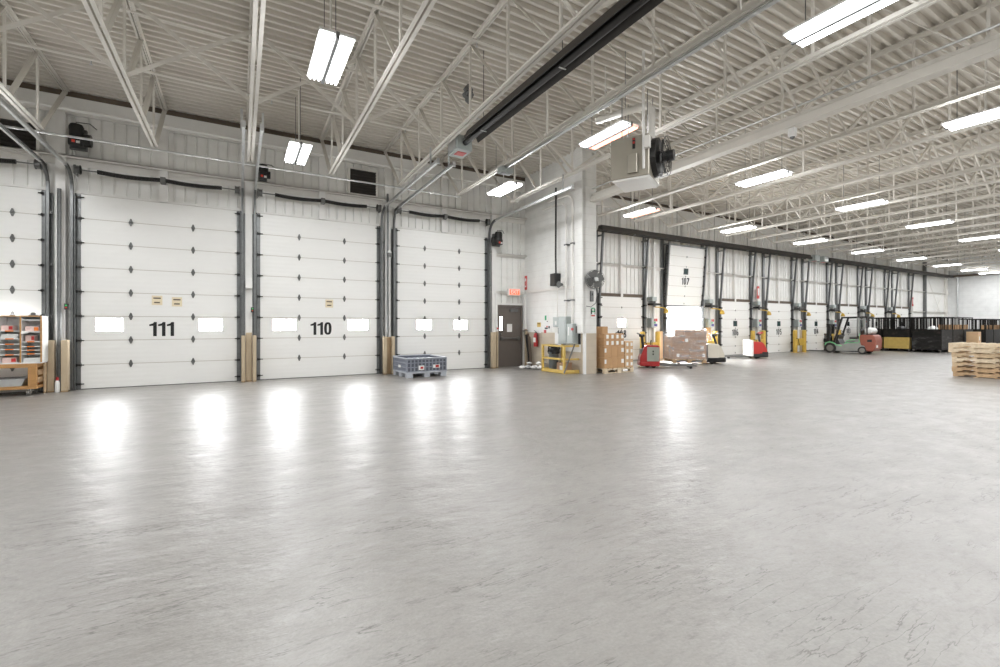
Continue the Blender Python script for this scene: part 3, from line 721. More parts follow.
# ------------------------------------------------------------------ folding bulk container
t = thing('bulk_container', 'low blue-grey folding plastic bulk container on feet in front of the unnumbered door', 'container', (4.38,12.22,0), R(3))
W_, D_ = .58, .54
for sx in (-1,0,1):
    for sy in (-1,0,1):
        MB().box(sx*.49-.085,sx*.49+.085,sy*.45-.085,sy*.45+.085,0,.11).build('foot', M['crate_light'], t, bevel=.008)
MB().box(-W_,W_,-D_,D_,.11,.15).build('base', M['crate_light'], t, bevel=.006)
def grid_wall(w_, h, name, nx=11):
    """ribbed folding wall in the xz plane"""
    mb = MB(); mb.m = 1; mb.box(-w_,w_,0,.02,0,h); mb.m = 0
    for q in range(nx+1):
        x = -w_+.012+(2*w_-.024)*q/nx; mb.box(x-.014,x+.014,-.026,0,0,h)
    for z in (0,h*.33,h*.66,h-.03): mb.box(-w_,w_,-.026,0,z,z+.022)
    return mb
o = grid_wall(W_,.35,'wall').build('side_wall', [M['crate_blue'],M['crate_shade']], t); o.location=(0,-D_+.03,.15)
g = MB().box(-.25,-.09,-.033,-.026,.05,.17).build('white_label', M['paper'], o); MB().box(-.2,-.12,-.036,-.033,.08,.14).build('red_mark', M['red_bright'], g)
g = MB().box(.17,.37,-.033,-.026,.09,.18).build('white_label', M['paper'], o); MB().box(.24,.34,-.036,-.033,.10,.17).build('red_mark', M['red_bright'], g)
o = grid_wall(W_,.37,'wall').build('side_wall', [M['crate_blue'],M['crate_shade']], t); o.location=(0,D_-.03,.15); o.rotation_euler=(0,0,math.pi)
for s_ in (-1,1):
    o = grid_wall(D_-.03,.35,'wall').build('side_wall', [M['crate_blue'],M['crate_shade']], t); o.location=(s_*(W_-.03),0,.15); o.rotation_euler=(0,0,s_*math.pi/2)
    if s_<0:
        g = MB().box(-.1,.06,-.033,-.026,.1,.17).build('white_label', M['paper'], o)
fold = MB().box(-W_+.07,W_-.07,-D_+.07,D_-.07,.43,.46)
for q in range(7): fold.box(-W_+.1+q*.155,-W_+.13+q*.155,-D_+.08,D_-.08,.46,.475)
fold.build('folded_panel', M['crate_blue'], t)
MB().box(-W_-.006,W_+.006,-D_-.006,-D_+.045,.5,.525).box(-W_-.006,W_+.006,D_-.045,D_+.006,.52,.545).box(-W_-.006,-W_+.045,-D_+.045,D_-.045,.5,.525).box(W_-.045,W_+.006,-D_+.045,D_-.045,.5,.525).build('top_rim', M['crate_light'], t, bevel=.005)

# ------------------------------------------------------------------ brown exit door and its corner
t = thing('door_5', 'brown steel exit door with a slit window and panic bar', 'door', (7.91,13.2,0), kind='structure')
MB().box(-.49,-.43,-.05,.06,0,2.08).box(.43,.49,-.05,.06,0,2.08).box(-.43,.43,-.05,.06,2.02,2.08).build('frame', M['door_brown'], t)
MB().box(-.43,.43,0,.045,0,1.24).box(-.43,-.37,0,.045,1.24,1.68).box(-.28,.43,0,.045,1.24,1.68).box(-.43,.43,0,.045,1.68,2.02).build('leaf', M['door_brown'], t)
MB().box(-.37,-.28,.01,.02,1.24,1.68).build('window_pane', M['pane_lit'], t)
MB().box(-.33,.36,-.075,-.045,.93,.99).box(-.36,-.28,-.08,0,.9,1.02).box(.30,.38,-.08,0,.9,1.02).build('panic_bar', M['galv_dark'], t, bevel=.006)
MB().box(-.0,.30,-.07,0,1.86,1.94).bar((.05,-.05,1.95),(.36,-.06,2.02),.02,.012).build('door_closer', M['galv'], t)
MB().box(-.36,-.33,-.03,0,1.08,1.14).cyl((-.35,-.03,1.11),(-.35,-.07,1.11),.012,8).build('lock', M['galv'], t)
S('trim_60', MB().box(7.30,7.385,13.08,13.2,0,2.46).box(8.44,8.52,13.08,13.2,1.2,2.46), M['beam_white'], 'white posts on either side of the brown exit door', 'posts')
S('trim_61', MB().box(7.385,8.44,13.14,13.2,2.085,2.14), M['beam_white'], 'white head strip over the brown exit door', 'head trim')
guard(7.31,7.37,13.0,13.07,1.2,'narrow tan guard on the post left of the exit door handle side')
guard(8.45,8.51,13.0,13.07,1.2,'narrow tan guard on the post between the exit door and the leaning dark slats')
notice(7.91,1.31,'white and yellow notice on the brown exit door',.2,.27,'paper',y=13.195,marks=False)
x = bpy.data.objects[-1] if False else None
t = thing('exit_sign','lit red exit sign in a pale frame above the brown exit door','exit sign',(7.97,13.02,2.51))
MB().box(-.24,.24,-.06,.06,-.12,.12).build('housing', M['steel_white'], t, bevel=.012)
MB().box(-.19,.19,-.066,-.06,-.085,.085).build('face', M['exit_red'], t)
text_mesh('lettering','EXIT',.17,M['paper'],t,(0,-.068,0),bold=.004,sx=.9)
MB().box(-.04,.04,.06,.16,-.04,.04).build('bracket', M['steel_white'], t)
t = thing('card_reader','small red and white box on the post left of the exit door','call point',(7.35,13.03,1.27)); MB().box(-.035,.035,-.01,.05,-.07,.07).build('body',M['paper'],t); MB().box(-.03,.03,-.014,-.01,.0,.06).build('red_face',M['red_bright'],t)
for k,(x0,x1,zz,lab) in enumerate(((8.36+.17,8.30,1.12,'dark slat leaning in the corner beside the exit door, tallest'),(8.40,8.25,1.08,'dark slat leaning in the corner beside the exit door, in front'),(8.44,8.2,1.02,'dark slat leaning in the corner beside the exit door, nearest the litter pile'))):
    t = thing('leaning_slat', lab, 'slat', (0,0,0)); 
    MB().bar((x1+.17,12.80-.12*k,.0),(x0-.03,12.97-.11*k,zz),.09,.03,(0,-1,.2)).build('board', M['header_brown'] if k!=1 else M['char_ink'], t)
t = thing('small_shelf','small dark shelf bracket in the corner above the leaning slats','shelf',(8.50,13.06,1.206)); MB().box(-.09,.04,-.06,.1,0,.02).build('board',M['galv_dark'],t); MB().box(-.06,.0,-.04,.04,.02,.06).build('clips',M['tan_dark'],t)
t = thing('wall_rod','thin dark rod on the wall corner above the leaning slats','rod',(8.5,13.15,1.3)); MB().cyl((0,0,0),(0,0,.62),.018,8).build('rod',M['galv_dark'],t)

# things on the stub wall (face x = 8.55, normal -x): local frame has x along -y of the world
def on_wall(name,label,cat,y,z): return thing(name,label,cat,(XP-.001,y,z),-math.pi/2)
def sheet(y,z,w_,h,label,blocks,base='paper'):
    t = on_wall('wall_notice',label,'notice',y,z)
    MB().box(-w_/2,w_/2,-.008,0,-h/2,h/2).build('sheet',M[base],t)
    for m,a,b,c,d_ in blocks: MB().box(a*w_,b*w_,-.011,-.008,c*h,d_*h).build('print_block',M[m],t)
sheet(12.37,1.42,.20,.15,'small yellow and black notice on the stub wall above the extinguisher',[('yellow_paint',-.48,.48,-.1,.48),('char_ink',-.4,.4,.15,.35)],'yellow_rail')
sheet(12.37,1.24,.24,.18,'plain white sheet below the small yellow notice',[])
sheet(11.94,1.59,.19,.26,'white notice with a green corner on the stub wall',[('green_sign',-.48,0,-.1,.48),('char_ink',.1,.4,-.3,-.2)])
sheet(11.95,1.33,.18,.11,'red and black notice under the green one on the stub wall',[('char_ink',-.46,.46,-.45,.0),('red_bright',0,.46,.05,.45)])
sheet(11.77,1.30,.16,.2,'white and black sheet to the side of the red and black notice',[('char_ink',-.4,.1,0,.4)])
sheet(12.02,1.2,.14,.12,'small red label below the red and black notice',[('red_bright',-.46,.46,-.45,.45)])
t = on_wall('fire_point_sign','tall narrow red fire point sign high in the corner by the exit door','sign',13.15,2.86); MB().box(-.06,.06,-.02,0,-.24,.24).build('plate',M['red_bright'],t); MB().box(-.04,.04,-.024,-.02,-.15,.15).build('pictogram',M['paper'],t)
MB().box(-.025,.025,-.028,-.024,-.1,.05).build('extinguisher_symbol',M['red_bright'],t)
# extinguisher
t = on_wall('fire_extinguisher','red fire extinguisher hung on the tan band of the stub wall','fire extinguisher',12.42,.70)
MB().lathe([(.07,0),(.078,.02),(.078,.36),(.06,.42),(.03,.45)],(0,-.09,0),16).build('cylinder',M['red_paint'],t,smooth=True)
MB().box(-.06,.06,-.171,-.1,.14,.30).build('label',M['paper'],t,bevel=.01)
MB().cyl((0,-.09,.45),(0,-.09,.49),.025,10).bar((0,-.09,.50),(-.10,-.10,.53),.02,.012).bar((0,-.09,.48),(-.09,-.1,.47),.02,.012).build('valve',M['black_iron'],t)
MB().tube([(.02,-.09,.47),(.09,-.1,.45),(.11,-.1,.34),(.095,-.1,.2)],.012,6).build('hose',M['black_rubber'],t,smooth=True)
MB().box(-.02,.02,-.02,0,.1,.4).build('hanger',M['galv'],t)
# panels
def epanel(name,label,y0,y1,z0,z1,d_=.16,m='panel_grey'):
    t = on_wall(name,label,'electrical panel',(y0+y1)/2,(z0+z1)/2); a=abs(y1-y0)/2; h=(z1-z0)/2
    MB().box(-a,a,-d_,0,-h,h).build('cabinet',M[m],t,bevel=.008); MB().box(-a+.02,a-.02,-d_-.01,-d_,-h+.02,h-.02).build('cover',M[m],t,bevel=.006)
    return t,a,h
t,a,h=epanel('breaker_box','small grey breaker box with white label, topmost on the stub wall',11.14,11.45,1.35,1.65,.12); MB().box(-.03,.06,-.135,-.13,-.08,.03).build('label',M['paper'],t)
t,a,h=epanel('power_meter','small dark meter box under the small grey breaker box',11.13,11.28,1.14,1.33,.06,'galv_dark')
t,a,h=epanel('electrical_cabinet','tall grey electrical cabinet on the stub wall above the yellow rail',10.70,11.09,.84,1.66,.18); MB().box(-a+.06,a-.06,-.198,-.19,-h+.06,h-.1).build('door_panel',M['panel_grey'],t,bevel=.004)
t,a,h=epanel('disconnect_switch','grey disconnect box with a red handle beside the pillar edge',10.36,10.66,.86,1.45,.20); MB().box(a,a+.03,-.1,-.04,.02,.22).build('side_lever',M['galv_dark'],t); MB().box(a-.05,a+.02,-.24,-.2,.1,.17).build('red_handle',M['red_bright'],t); MB().box(-.06,-.02,-.213,-.21,-.05,.2).build('label',M['paper'],t)
t = on_wall('backing_board','black board behind the grey disconnect box on the stub wall','board',10.305,1.17); MB().box(-.04,.05,-.022,0,-.32,.38).build('board',M['char_ink'],t)
# conduits
def wall_conduit(y,z0,ztop,label,bend=.0,r=.032):
    pts=[(8.44,y,z0),(8.44,y,ztop)]
    if bend: pts += [(8.44, y+bend-bend*math.cos(q), ztop+bend*math.sin(q)*.8) for q in [R(18*i) for i in range(1,6)]] + [(8.44,y+bend+.9,ztop+bend*.8+.02)]
    t = thing('conduit',label,'conduit',(0,0,0)); MB().tube(pts,r,10).build('pipe',M['steel_white'],t,smooth=True)
    for z in (2.14,3.8): MB().box(8.40,8.549,y-.06,y+.06,z-.02,z+.02).build('strap',M['galv'],t)
wall_conduit(10.80,1.66,4.85,'white conduit rising from the tall grey cabinet and bending along the wall',.3)
wall_conduit(10.50,1.46,5.0,'white conduit rising from the disconnect box beside the pillar',.34)
pipe('conduit',[(8.42,11.2,1.65),(8.42,11.2,2.55)],.014,'steel_white','thin white conduit from the small breaker box to the alarm box','conduit')
pipe('drop_cord',[(8.38,11.22,5.6),(8.37,11.22,3.5),(8.38,11.22,2.98)],.028,'black_rubber','black cord dropping from the roof to the black alarm box','cord')
t = on_wall('alarm_box','pale box, first of the row high on the stub wall','alarm box',11.62,2.81); MB().box(-.1,.12,-.1,0,-.13,.13).build('body',M['steel_white'],t,bevel=.01); MB().box(-.08,.1,-.105,-.1,-.1,.1).build('cover',M['white_panel'],t)
t = on_wall('loudspeaker','black box loudspeaker in the middle of the row high on the stub wall','loudspeaker',11.30,2.80); MB().box(-.14,.13,-.24,-.02,-.19,.19).build('body',M['black_plastic'],t,bevel=.012); MB().box(-.12,.11,-.246,-.24,-.16,.16).build('grille',M['grille_dark'],t); MB().box(-.03,.03,-.02,0,-.05,.05).build('bracket',M['galv'],t)
t = on_wall('horn_siren','grey horn siren beside the black loudspeaker on the stub wall','siren',10.99,2.68); MB().box(-.1,.1,-.1,0,-.1,.16).build('body',M['steel_white'],t,bevel=.01); MB().lathe([(.035,0),(.05,-.06),(.09,-.12),(.105,-.14)],(0,-.1,-.05),14,'y').build('horn',M['galv'],t,smooth=True)
# pillar fittings (face y = 10.1)
t = thing('wall_fan','round wire-caged wall fan on the block pillar','fan',(8.80,9.93,2.71),R(-22))
ring=[(0.27*math.cos(2*math.pi*i/28),-.05,.27*math.sin(2*math.pi*i/28)) for i in range(28)]
mb=MB()
for rr,yy in ((.27,-.05),(.27,.06),(.225,-.085),(.18,-.10),(.13,-.11)):
    mb.tube([(rr*math.cos(2*math.pi*i/24),yy,rr*math.sin(2*math.pi*i/24)) for i in range(24)],.0045,5,True)
for k in range(28):
    a=2*math.pi*k/28; c,s_=math.cos(a),math.sin(a)
    mb.tube([(.07*c,-.115,.07*s_),(.16*c,-.105,.16*s_),(.235*c,-.08,.235*s_),(.27*c,-.05,.27*s_),(.27*c,.06,.27*s_),(.2*c,.09,.2*s_),(.08*c,.1,.08*s_)],.0032,4)
mb.build('wire_cage',M['galv_dark'],t)
for k in range(4):
    a=R(90*k+25); mb=MB(); pts=[]
    for u,wd in ((.05,.05),(.12,.10),(.20,.13),(.245,.09)):
        for sgn in (-1,1): pts.append((u*math.cos(a)-sgn*wd*math.sin(a), .02*sgn-.02, u*math.sin(a)+sgn*wd*math.cos(a)))
    b2=[(x_,y_+.006,z_) for x_,y_,z_ in pts]
    fs=[(2*i,2*i+1,2*i+3,2*i+2) for i in range(3)]; mb.add(pts+b2,fs+[tuple(8+q for q in reversed(f)) for f in fs]).build('fan_blade',M['galv_dark'],t)
MB().cyl((0,-.12,0),(0,.0,0),.06,14).build('hub_badge',M['galv_bright'],t); MB().lathe([(.07,0),(.09,.02),(.085,.14),(.05,.16)],(0,0,0),14,'y').build('motor',M['galv'],t,smooth=True)
MB().bar((0,.13,0),(0,.18,-.02),.06,.09).build('mount_arm',M['galv_dark'],t)
t = thing('fan_switch','grey narrow switch box under the wall fan','switch box',(8.80,10.1,2.24)); MB().box(-.05,.05,-.06,0,-.15,.15).build('body',M['galv'],t,bevel=.006); MB().box(-.02,.02,-.07,-.06,.02,.08).build('switch',M['black_plastic'],t)
fan_t=t if False else bpy.data.objects['wall_fan']
bpy.context.view_layer.update()
cb=MB().tube([(8.86,9.98,2.6),(8.95,10.02,2.3),(8.92,10.03,2.05),(8.75,10.04,1.93),(8.58,10.05,1.95)],.008,6).build('power_cord',M['black_rubber'],fan_t,smooth=True); cb.matrix_parent_inverse=fan_t.matrix_world.inverted()
t = thing('first_aid_sign','green and white safety sign on the block pillar','sign',(8.86,10.098,1.78)); MB().box(-.09,.09,-.012,0,-.16,.16).build('plate',M['paper'],t); MB().box(-.06,.06,-.016,-.012,.0,.13).build('green_field',M['green_sign'],t); MB().box(-.014,.014,-.019,-.016,.02,.11).box(-.045,.045,-.019,-.016,.05,.08).build('white_cross',M['paper'],t); MB().box(-.07,.07,-.016,-.012,-.12,-.08).build('red_line',M['red_bright'],t); MB().box(-.08,-.04,-.016,-.012,-.06,.1).box(.065,.085,-.016,-.012,-.06,.1).build('print',M['char_ink'],t)
# yellow guard rail with bin, bag, box
t = thing('guard_rail','yellow steel guard rail around the foot of the electrical panels','guard rail',(0,0,0))
def rail(a,b,s_=.05): return MB().bar(a,b,s_,s_)
pc=[(8.02,11.40),(8.07,10.42)]
for x_,y_ in pc: MB().box(x_-.03,x_+.03,y_-.03,y_+.03,0,.825).build('post',M['yellow_rail'],t)
MB().box(8.46,8.52,11.02,11.08,0,.825).build('post',M['yellow_rail'],t)
for z,hh in ((.80,.05),(.42,.05),(.06,.10)):
    MB().bar((8.02,11.37,z),(8.07,10.45,z),.05,hh).build('front_bar',M['yellow_rail'],t)
    MB().bar((8.10,10.42,z),(8.53,10.32,z),.05,hh).build('end_bar',M['yellow_rail'],t)
    MB().bar((8.05,11.40,z),(8.53,11.42,z),.05,hh).build('end_bar',M['yellow_rail'],t)
MB().box(8.08,8.5,10.48,11.36,.02,.05).build('floor_plate',M['yellow_rail'],t)
t = thing('waste_bin','dark grey waste bin behind the yellow guard rail','bin',(8.27,11.19,.0515)); MB().lathe([(.135,0),(.14,.02),(.155,.5),(.168,.52),(.168,.55)],n=20).build('body',M['bin_grey'],t,smooth=True)
t = thing('bin_bag','shiny black bag spilling over the rim of the grey waste bin','bag',(8.27,11.17,.605)); t.scale=(.74,.72,.9)
mb=MB(); prof=[]
N1,N2=22,10
vs=[];fs=[]
rnd=random.Random(3)
for j in range(N2):
    v=j/(N2-1); 
    for i in range(N1):
        a=2*math.pi*i/N1; rr=[.216,.235,.25,.245,.25,.24,.21,.16,.09,.02][j]*(1+.10*math.sin(5*a+j)+.07*rnd.uniform(-1,1)); zz=[-.04,-.06,0,.06,.12,.17,.21,.235,.225,.21][j]+.012*rnd.uniform(-1,1)
        vs.append((rr*math.cos(a)*.9,rr*math.sin(a)*1.1,zz))
for j in range(N2-1):
    for i in range(N1): fs.append((j*N1+i,j*N1+(i+1)%N1,(j+1)*N1+(i+1)%N1,(j+1)*N1+i))
fs.append(tuple((N2-1)*N1+i for i in range(N1))); mb.add(vs,fs).build('bag',M['bag_black'],t,smooth=True)
def carton(loc,sx,sy,sz,label,m='card',labels=(),rz=0,group=None,tape=True,name='cardboard_box'):
    """closed carton, base centre at loc; labels = [(face,u,v,w,h,mat)] on the -y ('f') or -x ('l') face"""
    t = thing(name,label,'box',loc,rz,group)
    MB().box(-sx/2,sx/2,-sy/2,sy/2,0,sz).build('carton_body',M[m],t,bevel=.004)
    if tape: MB().box(-sx/2-.001,sx/2+.001,-.022,.022,sz-.05,sz+.0012).build('tape_strip',M['card_light'],t)
    for f,u,v,w_,h,mm in labels:
        if f=='f': MB().box(u-w_/2,u+w_/2,-sy/2-.0025,-sy/2,v-h/2,v+h/2).build('shipping_label',M[mm],t)
        else: MB().box(-sx/2-.0025,-sx/2,u-w_/2,u+w_/2,v-h/2,v+h/2).build('shipping_label',M[mm],t)
    return t
carton((8.28,10.68,.0515),.30,.34,.26,'small brown box with a white label behind the yellow guard rail','card_dark',[('l',-.05,.11,.14,.12,'paper')])
t = thing('steel_rod','dark rod leaning from the electrical panels to the yellow rail floor bar','rod',(0,0,0)); MB().tube([(8.0,10.33,.03),(8.33,10.26,.86)],.022,8).build('rod',M['galv_dark'],t)
# litter pile: crumpled sheets, each its own
rnd=random.Random(11)
spots=[(7.86,12.33,.0,.17),(8.04,12.22,0,.2),(8.16,12.05,0,.2),(8.27,11.86,0,.19),(8.12,12.28,.13,.15),(8.29,12.02,.14,.16),(8.36,11.82,.16,.15),(8.4,11.84,.3,.12)]
labs=['flattened white wrapper at the door end of the litter pile','crumpled white wrapper, second from the door end of the litter pile','crumpled white wrapper in the middle of the litter pile on the floor','crumpled white wrapper at the bin end of the litter pile','grey wrapper lying on the low part of the litter pile','crumpled wrapper lying on the middle of the litter pile','pale wrapper near the top of the litter pile by the bin','topmost tall wrapper of the litter pile against the wall']
for (x_,y_,z_,s_),lab in zip(spots,labs):
    t = thing('crumpled_wrapper',lab,'litter',(x_,y_,z_),rnd.uniform(0,6),'wrappers in the litter pile')
    s_*=.66; vs=[];n1,n2=11,6
    for j in range(n2):
        for i in range(n1):
            a=2*math.pi*i/n1; r_=s_*math.sin(math.pi*(j+.6)/(n2+.2))*(1+.35*rnd.uniform(-1,1)); vs.append((r_*math.cos(a),r_*math.sin(a)*.8,s_*.9*j/(n2-1)*(1+.25*rnd.uniform(-1,1))))
    fs=[(j*n1+i,j*n1+(i+1)%n1,(j+1)*n1+(i+1)%n1,(j+1)*n1+i) for j in range(n2-1) for i in range(n1)]+[tuple(range(n1-1,-1,-1)),tuple((n2-1)*n1+i for i in range(n1))]
    MB().add(vs,fs).build('wrapper',M['white_plastic' if rnd.random()>.3 else 'galv_bright'],t)

# ------------------------------------------------------------------ pallets
def pallet(loc,label,rz=0,L=1.2,W=1.0,h=.13,m='wood_pale',group='wooden pallets',gaps=True,seed=0):
    """boards run along local x (deck boards along y); long stringers along x seen from the -y side"""
    t = thing('wooden_pallet',label,'pallet',loc,rz,group); rn=random.Random(seed)
    for k,y_ in enumerate((-W/2+.02,0,W/2-.02)):
        # notched stringer
        z0,z1=.018,h-.018
        pr=[(-L/2,z0),(-L/2+.2,z0),(-L/2+.24,z0+(z1-z0)*.45),(-L/2+.44,z0+(z1-z0)*.45),(-L/2+.48,z0),(L/2-.48,z0),(L/2-.44,z0+(z1-z0)*.45),(L/2-.24,z0+(z1-z0)*.45),(L/2-.2,z0),(L/2,z0),(L/2,z1),(-L/2,z1)]
        MB().prism(pr,'y',y_-.02,y_+.02).build('stringer',M[m],t)
    nb=7
    for k in range(nb):
        x_=-L/2+.05+(L-.1)*k/(nb-1); wv=.05 if k in (0,nb-1) else .042
        MB().box(x_-wv,x_+wv,-W/2-rn.uniform(0,.012),W/2,h-.018,h).build('top_board',M[m],t)
    for k in range(4):
        x_=-L/2+.05+(L-.1)*k/3
        MB().box(x_-.05,x_+.05,-W/2,W/2,0,.018).build('bottom_board',M[m],t)
    return t
def block_pallet(loc,label,rz=0,L=1.2,W=1.0,h=.144,m='wood_light',group=None):
    t = thing('wooden_pallet',label,'pallet',loc,rz,group)
    for x_ in (-L/2+.07,0,L/2-.07):
        for y_ in (-W/2+.05,0,W/2-.05): MB().box(x_-.07,x_+.07,y_-.05,y_+.05,.02,.10).build('block',M[m],t)
    for y_ in (-W/2+.05,0,W/2-.05):
        MB().box(-L/2,L/2,y_-.05,y_+.05,0,.02).build('bottom_board',M[m],t); MB().box(-L/2,L/2,y_-.05,y_+.05,.10,.122).build('lead_board',M[m],t)
    for k in range(7):
        x_=-L/2+.05+(L-.1)*k/6; MB().box(x_-.05,x_+.05,-W/2,W/2,.122,h).build('top_board',M[m],t)
    return t
# big stack in the right of the picture (long side faces -x)
lv=['bottom','second from the bottom','third from the bottom','fourth from the bottom','fifth from the bottom','second from the top','topmost']
mm=['wood_brown','wood_brown','wood_pale','wood_light','wood_pale','wood_light','wood_light']
for k in range(7):
    dx,dy,rz=[(0,0,0),(.0,.03,.6),(.02,.02,-.5),(-.02,.02,.4),(0,.03,-.3),(-.03,.09,.5),(-.02,.085,-.4)][k]
    pallet((17.62+dx,4.06+dy,.1305*k),f'wooden pallet, {lv[k]} of the stack standing alone on the open floor',-math.pi/2+R(rz),1.3,1.0,.13,mm[k],'pallets in the lone stack',seed=k)

# ------------------------------------------------------------------ cartons on a pallet by the pillar
PX,PY=9.74,10.42
block_pallet((PX,PY,0),'pale wooden pallet under the brown cartons beside the block pillar',0,1.16,.98,.144)
z=.144; gx=PX-.58; gy=PY-.49
g='cartons on the pallet by the pillar'
rows=['lower','upper']
LB=lambda: [('f',.0,.2,.11,.13,'paper')]
for r_ in range(2):
    for c_ in range(3):
        lbl=[('f',.06,.20,.10,.12,'paper')] if c_==2 else ([('f',-.09,.2,.07,.12,'paper')] if c_==0 else [])
        carton((gx+.135+c_*.262,gy+.24,z+r_*.325),.258,.46,.32,f'large brown carton, {rows[r_]} front row, {["nearest the pillar","middle","nearest the small cartons"][c_]}','card',lbl,group=g)
        if r_<2: carton((gx+.135+c_*.262,gy+.73,z+r_*.325),.258,.46,.32,f'large brown carton, {rows[r_]} back row, {["nearest the pillar","middle","nearest the small cartons"][c_]}','card',(),group=g)
for r_ in range(2):
    for c_ in range(4):
        carton((gx+.10+c_*.196,gy+.22,z+.65+r_*.185),.19,.40,.18,f'small labelled carton, {rows[r_]} layer on the large cartons, {ORD[c_+1]} from the pillar','card',[('f',.03,.09,.09,.11,'paper')],group=g)
carton((gx+.09,gy+.24,z+1.02),.2,.34,.20,'lone brown carton on top of the pile beside the pillar','card',[],group=g)
for r_ in range(4):
    for c_ in range(2):
        carton((gx+.895+c_*.172,gy+.22,z+r_*.195),.168,.42,.19,f'small labelled carton, {["lowest","second lowest","third lowest","topmost"][r_]} in the {["inner","outer"][c_]} end column by the pillar','card_light',[('f',.02,.10,.08,.10,'paper')],group=g)
        carton((gx+.895+c_*.172,gy+.67,z+r_*.195),.168,.42,.19,f'small plain carton, {["lowest","second lowest","third lowest","topmost"][r_]} in the {["inner","outer"][c_]} back column by the pillar','card_light',(),group=g)
# hand pallet jack behind them, its loop handle showing
t = thing('hand_pallet_jack','hand pallet jack with black loop handle standing behind the brown cartons','pallet jack',(11.0,11.25,0),R(-35))
MB().box(-.1,.1,-.02,.16,.05,.32).build('pump_housing',M['red_paint'],t,bevel=.01)
for s_ in (-.17,.17): 
    f=MB().box(s_-.075,s_+.075,.12,1.2,.06,.10).build('fork',M['red_paint'],t); MB().cyl((s_-.04,1.05,.04),(s_+.04,1.05,.04),.04,12).build('fork_roller',M['tyre'],f)
MB().box(-.25,.25,.1,.2,.06,.14).build('crosshead',M['red_paint'],t)
for s_ in (-.05,.05): MB().cyl((s_-.02,0,.09),(s_+.02,0,.09),.09,16).build('steer_wheel',M['tyre'],t)
MB().tube([(0,-.02,.3),(0,-.06,.6),(0,-.1,.94)],.022,8).build('handle_shaft',M['black_iron'],t,smooth=True)
MB().tube([(0,-.1,.93),(-.09,-.105,.99),(-.135,-.11,1.07),(-.12,-.115,1.14),(-.06,-.12,1.165),(.06,-.12,1.165),(.12,-.115,1.14),(.135,-.11,1.07),(.09,-.105,.99)],.017,8,True).build('loop_handle',M['black_iron'],t,smooth=True)
MB().bar((0,-.105,1.0),(0,-.125,1.15),.03,.02).build('lever',M['black_iron'],t)

# ------------------------------------------------------------------ powered pallet trucks
def pallet_truck(loc,rz,label,body,shell,accent,headm,tall=.78,lean=-.16,w_=.62):
    """forks along local +x; tiller at the -x end, seen from -y"""
    t = thing('pallet_truck',label,'pallet truck',loc,rz); h=w_/2
    pr=[(-.34,.12),(-.30,.06),(.26,.06),(.28,.12),(.28,tall-.03),(.25,tall),(-.12,tall),(-.22,tall-.1),(-.34,.34)]
    MB().prism(pr,'y',-h,h).build('body',M[body],t,bevel=.025,seg=2)
    MB().prism([(-.12,.22),(.26,.22),(.265,tall-.06),(-.12,tall-.05)],'y',-h-.012,-h+.01).build('side_cover',M[shell],t,bevel=.006)
    MB().prism([(-.12,.22),(.26,.22),(.265,tall-.06),(-.12,tall-.05)],'y',h-.01,h+.012).build('side_cover',M[shell],t,bevel=.006)
    MB().box(.281,.30,-h+.05,h-.05,.25,tall-.06).build('back_cover',M[shell],t,bevel=.008)
    for z_ in (.46,.55): MB().box(.05,.09,-h-.018,-h-.012,z_-.03,z_+.02).build('vent_slot',M['char_ink'],t)
    MB().box(-.36,.27,-h-.02,h+.02,.06,.20).build('skirt',M['black_plastic' if accent!='red' else 'red_paint'],t,bevel=.02)
    for s_ in (-.2,.2):
        f=MB().prism([(.28,.07),(1.42,.07),(1.46,.08),(1.42,.10),(.3,.13)],'y',s_-.085,s_+.085).build('fork',M['galv_dark'],t)
        MB().cyl((1.25,s_-.05,.042),(1.25,s_+.05,.042),.042,14).build('fork_roller',M['tyre'],f)
    MB().cyl((-.08,-.05,.11),(-.08,.05,.11),.11,18).build('drive_wheel',M['tyre'],t)
    for s_ in (-1,1): MB().cyl((.1,s_*(h-.08)-.03,.07),(.1,s_*(h-.08)+.03,.07),.07,16).build('caster_wheel',M['tyre'],t)
    hx=-.2+lean
    MB().tube([(-.2,0,tall-.12),(-.2+lean*.55,0,tall+.1),(hx,0,tall+.30)],.045,8).build('tiller_arm',M['black_plastic'],t,smooth=True)
    hd=MB().box(hx-.09,hx+.09,-.06,.06,tall+.27,tall+.36).build('control_head',M['black_plastic'],t,bevel=.02)
    MB().tube([(hx,-.07,tall+.32),(hx-.04,-.17,tall+.35),(hx-.11,-.16,tall+.38),(hx-.14,-.06,tall+.39),(hx-.14,.06,tall+.39),(hx-.11,.16,tall+.38),(hx-.04,.17,tall+.35),(hx,.07,tall+.32)],.02,8).build('grip',M[headm],hd,smooth=True)
    return t,h
t,h=pallet_truck((11.86,10.70,0),R(-40),'red powered pallet truck with grey panels and bare forks near the open door','red_paint','truck_sage','red','galv_dark',.74,lean=-.05,w_=.58)
MB().tube([(.05,-.18,.74),(.05,-.18,.86),(.05,-.02,.90),(.05,.14,.86),(.05,.14,.74)],.014,6).build('grab_bar',M['black_iron'],t,smooth=True)
MB().box(-.30,-.21,-.24,.24,.40,.62).build('battery_lid',M['galv_dark'],t,bevel=.01)
# truck under the wrapped load: forks run under the load towards -x
t,h=pallet_truck((15.06,10.675,0),R(147),'beige powered pallet truck carrying the wrapped load at the open door','truck_beige','truck_beige','black','galv',.72,lean=.12,w_=.66)
MB().box(-.30,-.10,-.2,.2,.50,.56).build('amber_panel',M['truck_orange'],t,bevel=.02); MB().tube([(.27,-.32,.22),(.27,-.32,.68),(.27,.32,.68),(.27,.32,.22)],.028,8).build('load_guard',M['black_plastic'],t)
MB().box(-.38,.30,-.35,.35,.07,.24).build('bumper',M['black_rubber'],t,bevel=.02)
